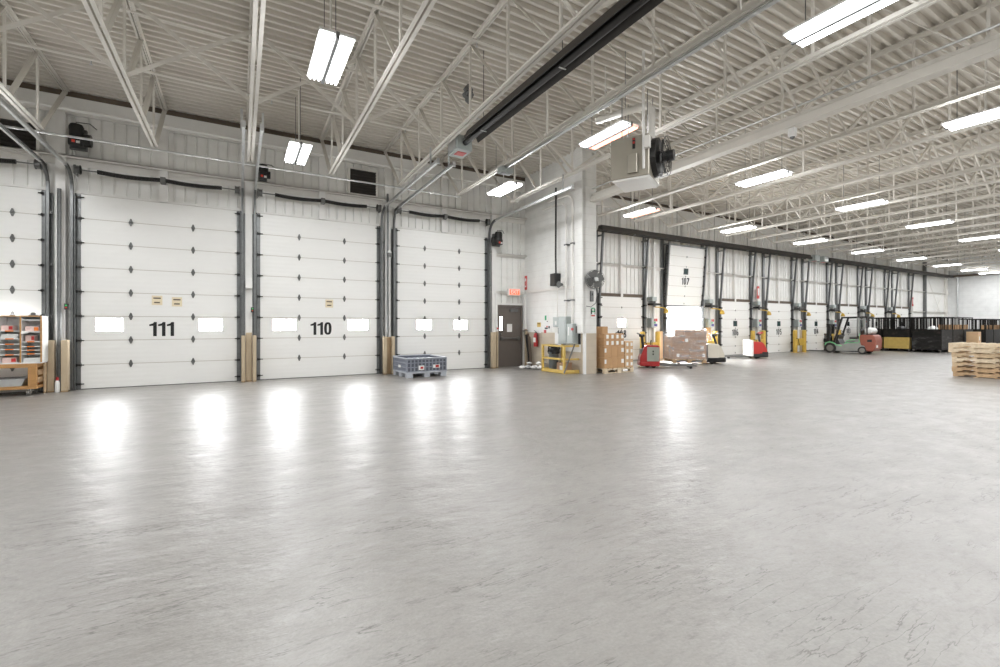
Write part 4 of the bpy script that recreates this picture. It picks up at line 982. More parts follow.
# load
block_pallet((14.25,11.20,.045),'pallet under the stretch-wrapped load on the beige truck',R(-33),1.2,1.0,.144,'wood_brown')
lz=.191
def LP(u,v): c,s_=math.cos(R(-33)),math.sin(R(-33)); return 14.25+u*c-v*s_, 11.20+u*s_+v*c
g='cartons in the wrapped load'
hh=[.28,.26,.26,.24]; z=lz
tp=['bottom','second','third','top']
for r_ in range(4):
    nx=4 if r_ in (0,2) else 3
    for c_ in range(nx):
        wd=1.2/nx
        if r_==3 and c_==0: continue
        lab=[]
        if (r_+c_)%3==0: lab=[('f',.05,.13,.10,.12,'paper')]
        if (r_*2+c_)%4==1: lab.append(('f',-.07,.12,.06,.04,'orange_tape'))
        carton((*LP(-.6+wd*(c_+.5),-.25),z),wd-.006,.49,hh[r_]-.004,f'brown carton in the wrapped load, {tp[r_]} row, {ORD[c_+1]} from the red truck, front','card_dark',lab,R(-33),group=g)
        carton((*LP(-.6+wd*(c_+.5),.25),z),wd-.006,.49,hh[r_]-.004,f'brown carton in the wrapped load, {tp[r_]} row, {ORD[c_+1]} from the red truck, behind','card_dark',(),R(-33),group=g)
    z+=hh[r_]
t = thing('stretch_film','clear shiny stretch film wrapped around the load of brown cartons','stretch film',(14.25,11.20,0),R(-33))
pts=[]; 
mb=MB(); n1=10; lev=[.17,.3,.5,.75,1.0,1.21]; ring=[]
def rectring(a,b,n_):
    o=[]
    for i in range(n_): o.append((-a+2*a*i/n_,-b))
    for i in range(n_): o.append((a,-b+2*b*i/n_))
    for i in range(n_): o.append((a-2*a*i/n_,b))
    for i in range(n_): o.append((-a,b-2*b*i/n_))
    return o
vs=[];rn=random.Random(5)
for z_ in lev:
    for x_,y_ in rectring(.622,.522,n1): vs.append((x_*(1+.012*rn.uniform(-1,1)),y_*(1+.012*rn.uniform(-1,1)),z_+.03*rn.uniform(-1,1)))
q=4*n1; fs=[(j*q+i,j*q+(i+1)%q,(j+1)*q+(i+1)%q,(j+1)*q+i) for j in range(len(lev)-1) for i in range(q)]
mb.add(vs,fs).build('film',M['wrap'],t,smooth=True)
# loose film draped over the truck end of the load
t = thing('film_tail','loose white film hanging from the wrapped load at the beige truck end','stretch film',(*LP(.72,-.1),0),R(-33)); vs=[];rn=random.Random(9)
for j in range(7):
    for i in range(8):
        u=i/7;v=j/6; vs.append((-.10+.24*v+.03*rn.uniform(-1,1),-.21+.5*u+.03*rn.uniform(-1,1),1.30-.42*v*v-.1*abs(u-.4)+.03*rn.uniform(-1,1)))
mb=MB().add(vs,[(j*8+i,j*8+i+1,(j+1)*8+i+1,(j+1)*8+i) for j in range(6) for i in range(7)]); o=mb.build('film',M['wrap'],t,smooth=True); sm=o.modifiers.new('thick','SOLIDIFY'); sm.thickness=.006
# second red truck by door 105/106 with a tall white guard
t,h=pallet_truck((19.05,11.42,0),R(150),'bright red powered pallet truck with a white load guard in the sunlit patch','red_bright','red_bright','black','red_paint',.70,lean=.08,w_=.60)
MB().box(-.38,.0,-.31,.31,.06,.30).build('bumper',M['black_rubber'],t,bevel=.03)
MB().box(.26,.36,-.34,.34,.10,.78).build('white_guard',M['paper'],t,bevel=.01); MB().box(.255,.262,-.1,.1,.3,.4).build('red_mark',M['red_bright'],t)
MB().box(-.2,.05,-.2,.2,.55,.66).build('dash',M['galv_dark'],t,bevel=.02)
# ------------------------------------------------------------------ low dock doors 108..101
YR = 13.17
ns2=6; sh2=2.52/ns2
def low_door(k):
    num=108-k; c=RC[k]; idx=6+k
    lab={107:'white dock door raised open on its leaning tracks above the wrapped load'}.get(num, f'closed white numbered dock door, {ORD[k+1]} of the low ones from the pillar')
    up = num==107
    t=thing('door_%d'%idx,lab,'dock door',(c,YR,2.24 if up else 0),kind='structure')
    w_=2.32
    if up: t.rotation_euler=(R(4.5),0,0); t.location.x-=.0; w_=2.46
    wz=(1.345,1.61)
    for q in range(ns2):
        hol=[(-.15,.15,wz[0]-3*sh2,wz[1]-3*sh2)] if q==3 else ()
        if num==108 and q==3: hol=[(-.22,.22,wz[0]-3*sh2-.02,wz[1]-3*sh2+.06)]
        s_=section(w_,sh2,hol).build('door_section',[M['door_lined'],M['seam_grey']],t); s_.location=(0,0,q*sh2)
        if hol:
            a,b,z0,z1=hol[0]
            fr=MB().box(a,b,-.008,.052,z0,z0+.018).box(a,b,-.008,.052,z1-.018,z1).box(a,a+.018,-.008,.052,z0,z1).box(b-.018,b,-.008,.052,z0,z1).build('window_frame',M['galv_dark' if num!=108 else 'white_plastic'],t); fr.location=(0,0,q*sh2)
            MB().box(a+.018,b-.018,.01,.02,z0+.018,z1-.018).build('window_pane',M['pane_lit' if num==108 else 'glass_dark'],fr)
        if q:
            hinge(t,(0,0,q*sh2),.42)
        for sx in (-1,1): roller(t,(sx*(w_/2-.04),0,q*sh2+.06),.9)
    for sx in (-1,1): roller(t,(sx*(w_/2-.04),0,2.46),.9)
    hinge(t,(0,0,.1),.35)
    MB().box(-w_/2,w_/2,-.004,.045,-.03,.012).build('bottom_seal',M['black_rubber'],t)
    digits('door_number',str(num),.30,M['char_ink'],t,(.0,-.004,1.06),bold=False)
    for sx in (-1,1): MB().box(sx*w_/2,sx*(w_/2+.05),.0,.06,0,2.52).build('dark_edge_strip',M['black_rubber'],t)
    if not up:
        t2=thing('header_seal',f'brown weather seal boards along the head of {LOWN[k]}','header seal',(c,YW-.03,RT+.01))
        for a,b in ((-1.15,-.07),(.07,1.15)): MB().box(a,b,-.07,.028,0,.12).build('seal_board',M['header_brown'],t2)
    else:
        MB().box(-1.1,1.1,-.05,.0,2.53,2.58).build('top_rail',M['galv'],t)
    return t
for k in range(8): low_door(k)
LEAN=math.tan(R(4.5))
def low_track(k,side):
    num=108-k; x=RC[k]+side*1.20
    t=thing('door_track',f'grey leaning track on the {"near" if side<0 else "far"} side of {LOWN[k]}','door track',(x,YR,0))
    y1=-.05
    for (a,b,nm) in (((0,y1,0),(0,y1,2.3),'lower_rail'),((0,y1,2.3),(0,y1-LEAN*2.75,5.05),'leaning_rail')):
        MB().bar(Vector(a)+Vector((side*.03,0,0)),Vector(b)+Vector((side*.03,0,0)),.008,.07,(0,1,0)).bar(Vector(a)+Vector((0,-.035,0)),Vector(b)+Vector((0,-.035,0)),.06,.008,(0,1,0)).bar(Vector(a)+Vector((0,.03,0)),Vector(b)+Vector((0,.03,0)),.06,.008,(0,1,0)).build(nm,M['galv'],t)
    MB().box(-.06,.06,-.02,.075,0,2.5).build('jamb_plate',M['galv_dark'],t)
    for z in (2.6,3.74,4.8):
        MB().box(-.03,.03,y1-LEAN*(z-2.3),.075,z-.025,z+.025).build('bracket',M['galv'],t)
    for z in (.5,1.1,1.7,2.2): MB().box(-.04,.06,-.12,.02,z-.03,z+.03).build('bracket',M['black_iron'],t)
    return t
for k in range(8):
    for s_ in (-1,1): low_track(k,s_)
# dock station at the near side of each door: guard posts, control box, dock light
gx0=None
def bollard_pair(x,label):
    t=thing('dock_guard',label,'guard rail',(x,12.72,0))
    for s_ in (-.43,.43):
        MB().lathe([(.10,0),(.10,1.1),(.09,1.135),(.05,1.15)],(s_,0,0),14).build('post',M['yellow_paint'],t,smooth=True)
        MB().box(s_-.14,s_+.14,-.14,.14,0,.015).build('base_plate',M['yellow_paint'],t)
    MB().box(-.36,.36,-.05,.0,.36,.72).build('guard_plate',M['yellow_paint'],t,bevel=.01)
    MB().tube([(-.53,-.1,.74),(-.33,-.1,.70),(-.2,-.07,.45),(-.12,-.06,.36)],.014,6).build('strap',M['black_rubber'],t,smooth=True)
    return t
def dock_control(x,label,num):
    t=thing('dock_control_box',label,'control box',(x,13.1,1.5))
    MB().box(-.13,.13,-.12,.12,-.2,.2).build('cabinet',M['panel_grey'],t,bevel=.01)
    s_=MB().box(-.02,.20,-.13,-.12,-.18,.2).build('instruction_label',M['paper'],t)
    MB().box(.0,.08,-.135,-.13,.06,.17).build('red_panel',M['red_bright'],s_); MB().box(.10,.18,-.135,-.13,.06,.17).build('red_panel',M['red_bright'],s_)
    MB().box(.0,.18,-.135,-.13,-.15,-.04).build('blue_panel',MB_blue,s_); MB().box(.0,.08,-.135,-.13,-.03,.05).build('green_panel',M['green_sign'],s_)
    MB().tube([(0,.05,.2),(0,.05,.7)],.015,6).build('conduit',M['steel_white'],t)
    return t
mat('blue_panel',(.10,.09,.30),.5); MB_blue=M['blue_panel']
def dock_light(x,label):
    t=thing('dock_light',label,'dock light',(x,13.05,2.2))
    MB().box(-.25,.25,-.12,.19,.02,.10).build('wall_bracket',M['black_iron'],t,bevel=.01)
    MB().cyl((-.1,-.05,-.05),(-.1,-.05,.2),.05,10).build('motor_knuckle',M['galv_dark'],t)
    MB().box(-.28,-.02,-.1,.19,.18,.36).build('transformer_box',M['panel_grey'],t,bevel=.01)
    MB().bar((-.2,-.16,-.06),(.14,-.20,-.07),.05,.04).bar((.14,-.20,-.07),(.30,-.26,-.12),.04,.04).build('yellow_arm',M['yellow_paint'],t)
    MB().lathe([(.035,.15),(.075,.11),(.10,.03),(.10,-.02),(.085,-.03)],(.34,-.27,-.28),14).build('lamp_head',M['yellow_paint'],t,smooth=True)
for k in range(1,8):
    num=108-k; xl=RC[k]-1.17
    bollard_pair(xl-1.38,f'yellow guard posts with a plate before {LOWN[k]}')
    dock_control(xl-.88,f'grey dock control box with coloured label beside {LOWN[k]}',num)
    dock_light(xl-.72,f'yellow swing-arm dock light beside {LOWN[k]}')
    t=thing('jamb_board',f'tan plywood guard at the near jamb of {LOWN[k]}','guard board',(xl-.42,13.1,0)); MB().box(-.16,.2,0,.13,0,1.15).build('board',M['card_light' if num==107 else 'tan_paint'],t)
t=thing('jamb_board','tan plywood guard at the foot of the far jamb of the open dock door','guard board',(RC[1]+1.55,13.1,0)); MB().box(-.2,.2,0,.13,0,1.3).build('board',M['card_light'],t)
# upright red tags on the wall between doors
for x,lab in ((RC[2]+1.62,'tall red fire sign on the dock wall above the bright red truck'),(RC[7]+1.42,'tall red fire sign on the dock wall past the last dock door')):
    t=thing('fire_point_sign',lab,'sign',(x,13.02,3.0)); MB().box(-.09,.09,0,.03,-.3,.3).build('plate',M['red_bright'],t); MB().box(-.05,.05,-.004,0,-.15,.2).build('pictogram',M['paper'],t)
# sill bumper on door 104
t=thing('dock_bumper','small black bumper beside the far edge of the dock door next to the forklift','bumper',(RC[4]+.92,13.1,.55)); MB().box(-.14,.14,-.06,.06,-.10,.10).build('pad',M['black_rubber'],t,bevel=.015); MB().box(-.08,.08,-.07,-.06,-.03,.03).build('bolt_plate',M['galv_dark'],t)
# open doorway: trailer backed up to the dock and the yard beyond
t=thing('open_sided_trailer','pale trailer with near wall left out for light, backed up to the open dock door','trailer',(RC[1],13.7,0))
MB().box(-1.2,1.2,0,9,-.18,-.005).build('trailer_floor',M['yard'],t)
for k in range(6): MB().box(1.2,1.26,.35+k*1.45,.35+k*1.45+1.4,-.05,2.5).build('side_wall',M['trailer_white'],t)  # far wall only; near wall left out to let light in
S('trim_70',MB().box(RC[1]-2.5,RC[1]+2.5,13.62,24,-.4,-.19),M['yard'],'pale paved yard outside the open dock door','yard')
# clear strip hanging in the doorway
t=thing('strip_curtain','clear plastic strip hanging in the open dock doorway','strip curtain',(RC[1]+.55,13.42,0)); MB().sheet([(-.14,0),(-.07,.03),(0,0),(.07,.03),(.14,0)],'z',.6,2.5).build('strip',M['wrap'],t)

# ------------------------------------------------------------------ forklift (local +x forward, +y its left side)
t=thing('forklift','grey and rust-red forklift with green stripes facing the dock doors','forklift',(26.5,11.12,0),R(95)); t.scale=(.9,.9,.9)
F=t
def side(mbf):
    pass
MB().box(-.6,.5,-.46,.46,.10,.22).build('underside',M['black_plastic'],F)
MB().prism([(-.95,.16),(-.30,.16),(-.1,.13),(.62,.13),(.70,.30),(.70,.42),(.35,.50),(.2,.52),(-.35,.62),(-.45,.70),(-.95,.70)],'y',-.50,.50).build('chassis',M['truck_grey'],F,bevel=.02)
MB().prism([(-1.30,.30),(-1.20,.16),(-.92,.16),(-.86,.42),(-.80,.46),(-.70,.46),(-.62,.78),(-.62,1.0),(-.70,1.04),(-1.18,1.04),(-1.28,.98),(-1.33,.75)],'y',-.54,.54).build('counterweight',M['rust_red'],F,bevel=.05,seg=2)
for s_ in (-1,1):
    MB().prism([(-1.18,.66),(-.98,.66),(-.98,.78),(-1.18,.80)],'y',s_*.545-.004,s_*.545+.004).build('counterweight_slot',M['char_ink'],F)
    MB().tube([(.98,s_*.51,.44),(.92,s_*.51,.57),(.76,s_*.51,.62),(.58,s_*.51,.58),(.42,s_*.51,.46),(.18,s_*.51,.42)],.022,6).tube([(.05,s_*.51,.52),(-.1,s_*.51,.60),(-.58,s_*.51,.60),(-.62,s_*.51,.66),(-.64,s_*.51,1.1)],.018,6).tube([(.02,s_*.505,.60),(-.1,s_*.505,.72),(-.45,s_*.505,.78)],.016,6).build('green_stripe',M['green_stripe'],F,smooth=True)
MB().prism([(-.62,.70),(.1,.56),(.02,.70),(-.2,.78),(-.55,.82)],'y',-.36,.36).build('seat_deck',M['truck_grey'],F,bevel=.03)
MB().box(-.52,-.08,-.24,.24,.80,.90).build('seat',M['black_plastic'],F,bevel=.04,seg=2); MB().bar((-.50,0,.88),(-.62,0,1.32),.46,.10,(1,0,0)).build('backrest',M['black_plastic'],F,bevel=.03)
MB().prism([(.28,.50),(.52,.48),(.60,.80),(.42,1.02),(.34,1.0),(.40,.78)],'y',-.40,.40).build('dashboard',M['black_plastic'],F,bevel=.02)
w0=Vector((.28,0,1.12)); MB().tube([(.30+.06*math.sin(a),.17*math.cos(a),1.10+.15*math.sin(a)) for a in [R(24*i) for i in range(15)]],.014,6,True).bar((.42,0,.98),(.31,0,1.10),.03,.03).build('steering_wheel',M['black_plastic'],F)
for s_ in (-1,1):
    MB().bar((.56,s_*.44,.56),(.18,s_*.44,1.96),.07,.09,(0,1,0)).build('guard_front_post',M['black_iron'],F)
    MB().bar((-.60,s_*.44,.98),(-.56,s_*.44,1.97),.07,.22,(0,1,0)).build('guard_rear_post',M['truck_grey'],F)
og=MB().bar((.2,-.44,1.97),(-.95,-.44,2.0),.07,.08).bar((.2,.44,1.97),(-.95,.44,2.0),.07,.08).bar((-.95,-.44,2.0),(-.95,.44,2.0),.05,.05).bar((.2,-.44,1.97),(.2,.44,1.97),.05,.05)
for q in range(1,7): og.bar((.2-q*.16,-.44,1.975),(.2-q*.16,.44,1.975),.025,.03)
og.build('overhead_guard',M['black_iron'],F)
for s_ in (-1,1): MB().bar((-.95,s_*.40,1.0),(-.95,s_*.42,2.0),.05,.16,(0,1,0)).build('tank_guard_post',M['black_iron'],F)
MB().lathe([(.07,-.46),(.15,-.43),(.18,-.36),(.18,.36),(.15,.43),(.07,.46)],(-.99,0,1.25),20,'y').build('gas_tank',M['tank_white'],F,smooth=True)
MB().box(-1.12,-.86,-.3,.3,1.04,1.07).bar((-.99,-.15,1.06),(-1.15,-.15,1.22),.03,.02).build('tank_cradle',M['black_iron'],F)
# mast
for s_ in (-1,1):
    MB().bar((.92,s_*.30,.10),(.83,s_*.30,1.62),.08,.12,(1,0,0)).build('mast_rail',M['black_iron'],F)
    MB().bar((.98,s_*.22,.10),(.89,s_*.22,1.58),.06,.10,(1,0,0)).build('inner_rail',M['black_iron'],F)
    MB().cyl((.86,s_*.26,.3),(.78,s_*.26,1.5),.035,10).build('lift_cylinder',M['galv_dark'],F)
    MB().tube([(.80,s_*.33,1.6),(.74,s_*.38,1.3),(.70,s_*.36,1.0)],.016,6).build('hose',M['black_rubber'],F)
    f=MB().box(1.06,1.11,s_*.25-.05,s_*.25+.05,.05,.55).box(1.06,2.05,s_*.25-.05,s_*.25+.05,.05,.09).build('fork',M['galv_dark'],F)
for z in (.12,.9,1.58): MB().box(.84,.98,-.32,.32,z-.05,z+.05).build('mast_crossmember',M['black_iron'],F)
MB().box(1.0,1.06,-.46,.46,.12,.20).box(1.0,1.06,-.46,.46,.46,.54).build('carriage',M['black_iron'],F)
lb=MB().box(1.0,1.04,-.46,.46,1.02,1.08)
for q in range(7): lb.box(1.0,1.03,-.45+q*.145,-.42+q*.145,.54,1.02)
lb.build('load_backrest',M['black_iron'],F)
for s_ in (-1,1):
    w=MB().lathe([(.10,-.09),(.25,-.10),(.28,-.08),(.28,.08),(.25,.10),(.10,.09)],(.72,s_*.44,.28),26,'y').build('front_tyre',M['tyre'],F,smooth=True)
    MB().lathe([(.02,-.03),(.14,-.02),(.17,.0),(.17,.02)],(.72,s_*.53,.28),18,'y').build('rim',M['hub'],w,smooth=True)
    w=MB().lathe([(.08,-.08),(.18,-.09),(.205,-.07),(.205,.07),(.18,.09),(.08,.08)],(-.75,s_*.44,.205),24,'y').build('rear_tyre',M['tyre'],F,smooth=True)
    MB().lathe([(.02,-.03),(.10,-.02),(.125,.0),(.125,.02)],(-.75,s_*.52,.205),16,'y').build('rim',M['hub'],w,smooth=True)
    MB().bar((.60,s_*.47,.72),(.60,s_*.47,.98),.03,.03).box(.55,.65,s_*.47-.05,s_*.47+.05,.95,1.07).build('headlight',M['yellow_rail'],F)
MB().prism([(.98,.30),(.99,.56),(.90,.60),(.72,.62),(.52,.56),(.42,.44),(.44,.42),(.55,.52),(.72,.575),(.90,.54),(.95,.5)],'y',-.50,-.38).prism([(.98,.30),(.99,.56),(.90,.60),(.72,.62),(.52,.56),(.42,.44),(.44,.42),(.55,.52),(.72,.575),(.90,.54),(.95,.5)],'y',.38,.50).build('mudguard',M['truck_grey'],F)
MB().box(-1.345,-1.33,.2,.42,.36,.5).build('rear_plate',M['paper'],F)

# ------------------------------------------------------------------ wire cages on casters
def cage(loc,label,wx=1.2,wy=1.2,h=1.83,kind='plain',rz=0,full=True):
    t=thing('roll_cage',label,'roll cage',loc,rz,'dark roll cages')
    a,b=wx/2,wy/2; z0=.13
    for sx in (-1,1):
        for sy in (-1,1):
            MB().box(sx*a-.03*(sx>0)-.0,sx*a+.03*(sx<0)+.0,sy*b-.03*(sy>0),sy*b+.03*(sy<0),z0,h).build('corner_post',M['cage_black'],t)
            c=MB().cyl((sx*(a-.08)-.02,sy*(b-.08),.05),(sx*(a-.08)+.02,sy*(b-.08),.05),.05,12).build('caster_wheel',M['tyre'],t)
            MB().box(sx*(a-.08)-.03,sx*(a-.08)+.03,sy*(b-.08)-.04,sy*(b-.08)+.04,.09,z0).build('caster_fork',M['caster_metal'],c)
    MB().box(-a,a,-b,b,z0,z0+.05).build('deck',M['cage_black'],t)
    def face(axis,s_):
        mb=MB()
        L=(b if axis=='x' else a)-.03
        def bx(u0,u1,z_0,z_1):
            if axis=='x': mb.box(s_*(a-.008)-.008,s_*(a-.008)+.008,u0,u1,z_0,z_1)
            else: mb.box(u0,u1,s_*(b-.008)-.008,s_*(b-.008)+.008,z_0,z_1)
        for z_ in (h-.05,h*.62,h*.34): bx(-L,L,z_,z_+.045)
        n_=6 if s_<0 else 4
        for q in range(n_+1):
            u=-L+2*L*q/n_; bx(u-.012,u+.012,z0+.05,h-.05)
        return mb
    faces=[('x',-1),('y',-1),('x',1),('y',1)]
    for ax,s_ in faces: face(ax,s_).build('mesh_side',M['cage_black'],t)
    if kind=='grime':
        MB().box(-a-.006,-a+.0,-b+.02,b-.02,z0+.05,z0+.72).box(-a+.02,a-.02,-b-.006,-b,z0+.05,z0+.72).build('kick_panel',M['cage_grime'],t)
    if kind=='yellow':
        MB().box(-a-.006,-a,-b+.04,b-.04,z0+.02,z0+.62).box(-a+.02,a-.02,-b-.006,-b,z0+.02,z0+.62).build('yellow_panel',M['cage_yellow'],t)
    if kind=='plain':
        MB().box(-a-.004,-a,-b+.03,b-.03,z0+.05,z0+.55).box(-a+.02,a-.02,-b-.004,-b,z0+.05,z0+.55).build('kick_panel',M['cage_black'],t)
    for q in ('x','y'):
        z1=.67 if kind=='plain' else .85 if kind=='grime' else .75
        (MB().box(-a-.005,-a,-b+.03,b-.03,z1+.002,h*.62) if q=='x' else MB().box(-a+.02,a-.02,-b-.005,-b,z1+.002,h*.62)).build('mid_panel',M['cage_black'],t)
    # stacked dark shelf inside
    MB().box(-a+.04,a-.04,-b+.04,b-.04,h*.62,h*.62+.03).build('inner_shelf',M['cage_black'],t)
    return t
CX0=30.65
cage((CX0+.75,9.45,0),'grimy dark roll cage at the near corner of the cage block',1.5,1.18,kind='grime')
cage((CX0+.65,10.67,0),'dark roll cage with a yellow base panel beside the grimy corner cage',1.3,1.18,kind='yellow')
cage((CX0+.65,11.89,0),'dark roll cage with a yellow base panel, half hidden behind the forklift',1.3,1.18,kind='yellow')
cage((CX0+2.28,9.45,0),'dark roll cage, second along the front of the cage block',1.46,1.18,kind='grime')
cage((CX0+3.78,9.45,0),'dark roll cage at the far end of the front of the cage block',1.46,1.18,kind='grime')
cage((CX0+2.05,10.67,0),'dark roll cage in the middle of the cage block behind the yellow based one',1.3,1.18)
cage((CX0+3.45,10.67,0),'dark roll cage at the far side of the cage block, middle row',1.3,1.18)
cage((CX0+2.05,11.89,0),'dark roll cage in the row by the dock doors behind the forklift',1.3,1.18)
cage((CX0+3.45,11.89,0),'dark roll cage at the far corner of the cage block by the dock doors',1.3,1.18)
for k,(x_,y_) in enumerate(((38.6,9.6),(40.0,9.6),(41.4,9.6),(42.8,9.6),(44.2,9.6))):
    cage((x_,y_,0),f'dark roll cage in the far row, {ORD[k+1]} from the near cage block',1.34,1.15,1.78)
# things in cages
for (x_,y_,z_,sx,sy,sz,lab) in ((CX0+1.9,9.25,1.17,.5,.5,.26,'brown carton on the inner shelf of the second cage along the front'),(CX0+2.5,9.2,1.17,.55,.5,.24,'wider brown carton on the inner shelf of the second cage along the front'),
    (CX0+3.35,9.22,1.17,.55,.5,.25,'brown carton on the inner shelf of the far front cage, near side'),(CX0+4.0,9.25,1.17,.6,.5,.26,'brown carton on the inner shelf of the far front cage, far side'),
    (40.3,9.45,1.14,.7,.5,.26,'brown carton on the shelf of a cage in the far row'),(41.6,9.5,1.14,.5,.5,.2,'flat brown carton on the shelf of a cage in the far row'),(43.0,9.5,1.14,.6,.5,.28,'larger brown carton on a shelf deep in the far cage row')):
    carton((x_,y_,z_),sx,sy,sz,lab,'card',())
carton((33.9,8.52,0),.46,.45,1.05,'tall brown carton standing on the floor between the cage block and the far row','card_light',[('f',0,.7,.1,.2,'paper')])
for (x_,y_,z_,sx,lab) in ((CX0+.35,9.3,1.17,.5,'white bundle on the inner shelf of the grimy corner cage'),(CX0+1.0,9.45,1.17,.3,'smaller white bundle further back in the grimy corner cage'),(CX0+.4,10.6,1.17,.5,'dark bundle on the shelf of the yellow based corner row cage')):
    t=thing('cloth_bundle',lab,'bundle',(x_,y_,z_)); vs=[];rn=random.Random(int(x_*10)); n1,n2=12,6
    for j in range(n2):
        for i in range(n1):
            a=2*math.pi*i/n1; r_=sx*.5*[.9,1.02,.98,.8,.5,.15][j]*(1+.12*rn.uniform(-1,1)); vs.append((r_*math.cos(a),r_*math.sin(a)*.8,.2*j/(n2-1)))
    MB().add(vs,[(j*n1+i,j*n1+(i+1)%n1,(j+1)*n1+(i+1)%n1,(j+1)*n1+i) for j in range(n2-1) for i in range(n1)]+[tuple(range(n1-1,-1,-1)),tuple((n2-1)*n1+i for i in range(n1))]).build('bundle',M['paper' if 'white' in lab else 'black_plastic'],t,smooth=True)
# ------------------------------------------------------------------ hanging tube lights (long axis along y)
def lamp_proto(pink=False):
    t=thing('hanging_light','x','ceiling light',(0,0,0))
    for s_ in (-1,1):
        hs=MB()
        for q in range(3):
            xx=s_*(.06+q*.057); hs.prism([(xx-.0285,.060),(xx,.074),(xx+.0285,.060),(xx,.068)],'y',-.6,.6)
        hs.prism([(s_*.205,.055),(s_*.215,.055),(s_*.2145,.085),(s_*.2045,.085)],'y',-.61,.61)
        hs=hs.box(s_*.02,s_*.215,-.61,-.59,.05,.085).box(s_*.02,s_*.215,.59,.61,.05,.085).build('reflector',M['lamp_ref'],t)
        for q in range(3):
            x=s_*(.06+q*.057)
            MB().cyl((x,-.575,.022),(x,.575,.022),.016,6).build('tube',M['lamp_pink'] if (pink and s_>0) else M['lamp_glow'],hs)
        if True:
            warm = pink and s_>0
            ld=bpy.data.lights.new('lamp_bank','AREA'); ld.shape='RECTANGLE'; ld.size=.185; ld.size_y=1.16
            ld.energy=LAMP*(.016 if warm else .5); ld.color=(1,.40,.30) if warm else (.965,.985,1)
            lo=bpy.data.objects.new('lamp_bank',ld); col.objects.link(lo); lo.parent=t; lo.location=(s_*.118,0,-.004)
        ls=bpy.data.lights.new('lamp_side','AREA'); ls.shape='RECTANGLE'; ls.size=.05; ls.size_y=1.16; ls.energy=SIDE; ls.color=(.965,.985,1)
        lo=bpy.data.objects.new('lamp_side',ls); col.objects.link(lo); lo.parent=t; lo.location=(s_*.2165,0,.026); lo.rotation_euler=(0,-s_*math.pi/2,0)
    MB().box(-.055,.055,-.55,.55,.085,.13).build('ballast_box',M['steel_white'],t,bevel=.006)
    MB().box(-.022,.022,-.61,.61,.0,.085).build('spine',M['galv'],t)
    for y_ in (-.45,.45):
        MB().cyl((0,y_,.13),(0,y_,1.42),.006,5).build('hanger_wire',M['galv'],t)
    MB().cyl((.03,.1,.13),(.03,.1,1.42),.014,6).build('power_cord',M['steel_white'],t)
    return t
LX=[-9+ .0,-4.0,1.05,6.05,11.1,16.15,21.25,26.5,31.6,36.7,41.3,44.7][1:]  # last column is added close to the end wall to brighten it
LY=[10.35,6.47,2.55,-1.3,-5.1]
rowname={0:'row nearest the dock doors',1:'second row from the dock doors',2:'third row from the dock doors',3:'fourth row from the dock doors',4:'row nearest the back wall'}
protos={False:lamp_proto(False),True:lamp_proto(True)}; used=set()
for j,y_ in enumerate(LY):
    for i,x_ in enumerate(LX):
        pink=(i==2 and j==1) or (i==3 and j==0)
        lab=f'{"pink" if pink else "bright"} hanging tube light, {rowname[j]}, {ORD[i+1]} from the near end'
        if (i,j)==(1,1): lab='large bright twin-bank tube light hanging nearest the camera'
        if (i,j)==(1,0): lab='bright twin-bank tube light hanging close to the tall numbered doors'
        zz=4.945
        if pink not in used: o=protos[pink]; used.add(pink); o.location=(x_,y_,zz); o['label']=lab
        else: o=copy_tree(protos[pink],lab,(x_,y_,zz))
        o['group']='hanging tube lights'
# ------------------------------------------------------------------ radiant tube heaters
def tube_heater(name,label,loc,L,rz=0,box=True,zh=1.3,back=False):
    t=thing(name,label,'radiant heater',loc,rz)
    MB().cyl((0,0,0),(0,-L,0),.055,16).build('burner_tube',M['black_iron'],t,smooth=True)
    MB().cyl((-.0,-.05,.10),(0,-L,.10),.05,14).build('return_tube',M['black_iron'],t,smooth=True) if back else None
    MB().prism([(-.16,-.06),(-.165,-.055),(-.075,.14),(.075,.14),(.165,-.055),(.16,-.06),(.07,.13),(-.07,.13)],'y',-.25,-L).build('reflector',M['grille_dark'],t)
    q=0
    yy=-.8
    while yy>-L:
        MB().box(-.17,.17,yy-.012,yy+.012,.135,.15).box(-.06,.06,yy-.012,yy+.012,-.062,-.056).build('clamp',M['galv_bright'],t)
        MB().cyl((0,yy,.15),(0,yy,zh),.008,5).build('hanger',M['galv_dark'],t)
        yy-=2.4
    if box:
        MB().box(-.17,.17,.02,.50,-.14,.16).build('burner_box',M['panel_grey'],t,bevel=.012)
        MB().box(-.1,.1,.14,.34,-.15,-.14).build('warning_label',M['red_bright'],t)
        MB().box(-.185,-.17,.08,.44,-.1,.12).build('access_cover',M['galv_bright'],t)
        MB().tube([(.05,.02,.05),(.05,-.1,.1),(.03,-.25,.12),(0,-.32,.02)],.03,8).build('gas_hose',M['galv_bright'],t,smooth=True)
    return t
tube_heater('tube_heater','long black radiant tube heater under the roof with a grey burner box',(3.96,8.35,5.10),11.5,zh=1.45,back=True)
h2=tube_heater('tube_heater','long black radiant tube heater along the dock wall starting at the block pillar',(25.9,12.55,4.90),14.55,R(-90),zh=1.6)
h3=tube_heater('tube_heater','far black radiant tube heater along the dock wall reaching the end wall',(27.3,12.55,4.90),18.0,R(90),zh=1.6)
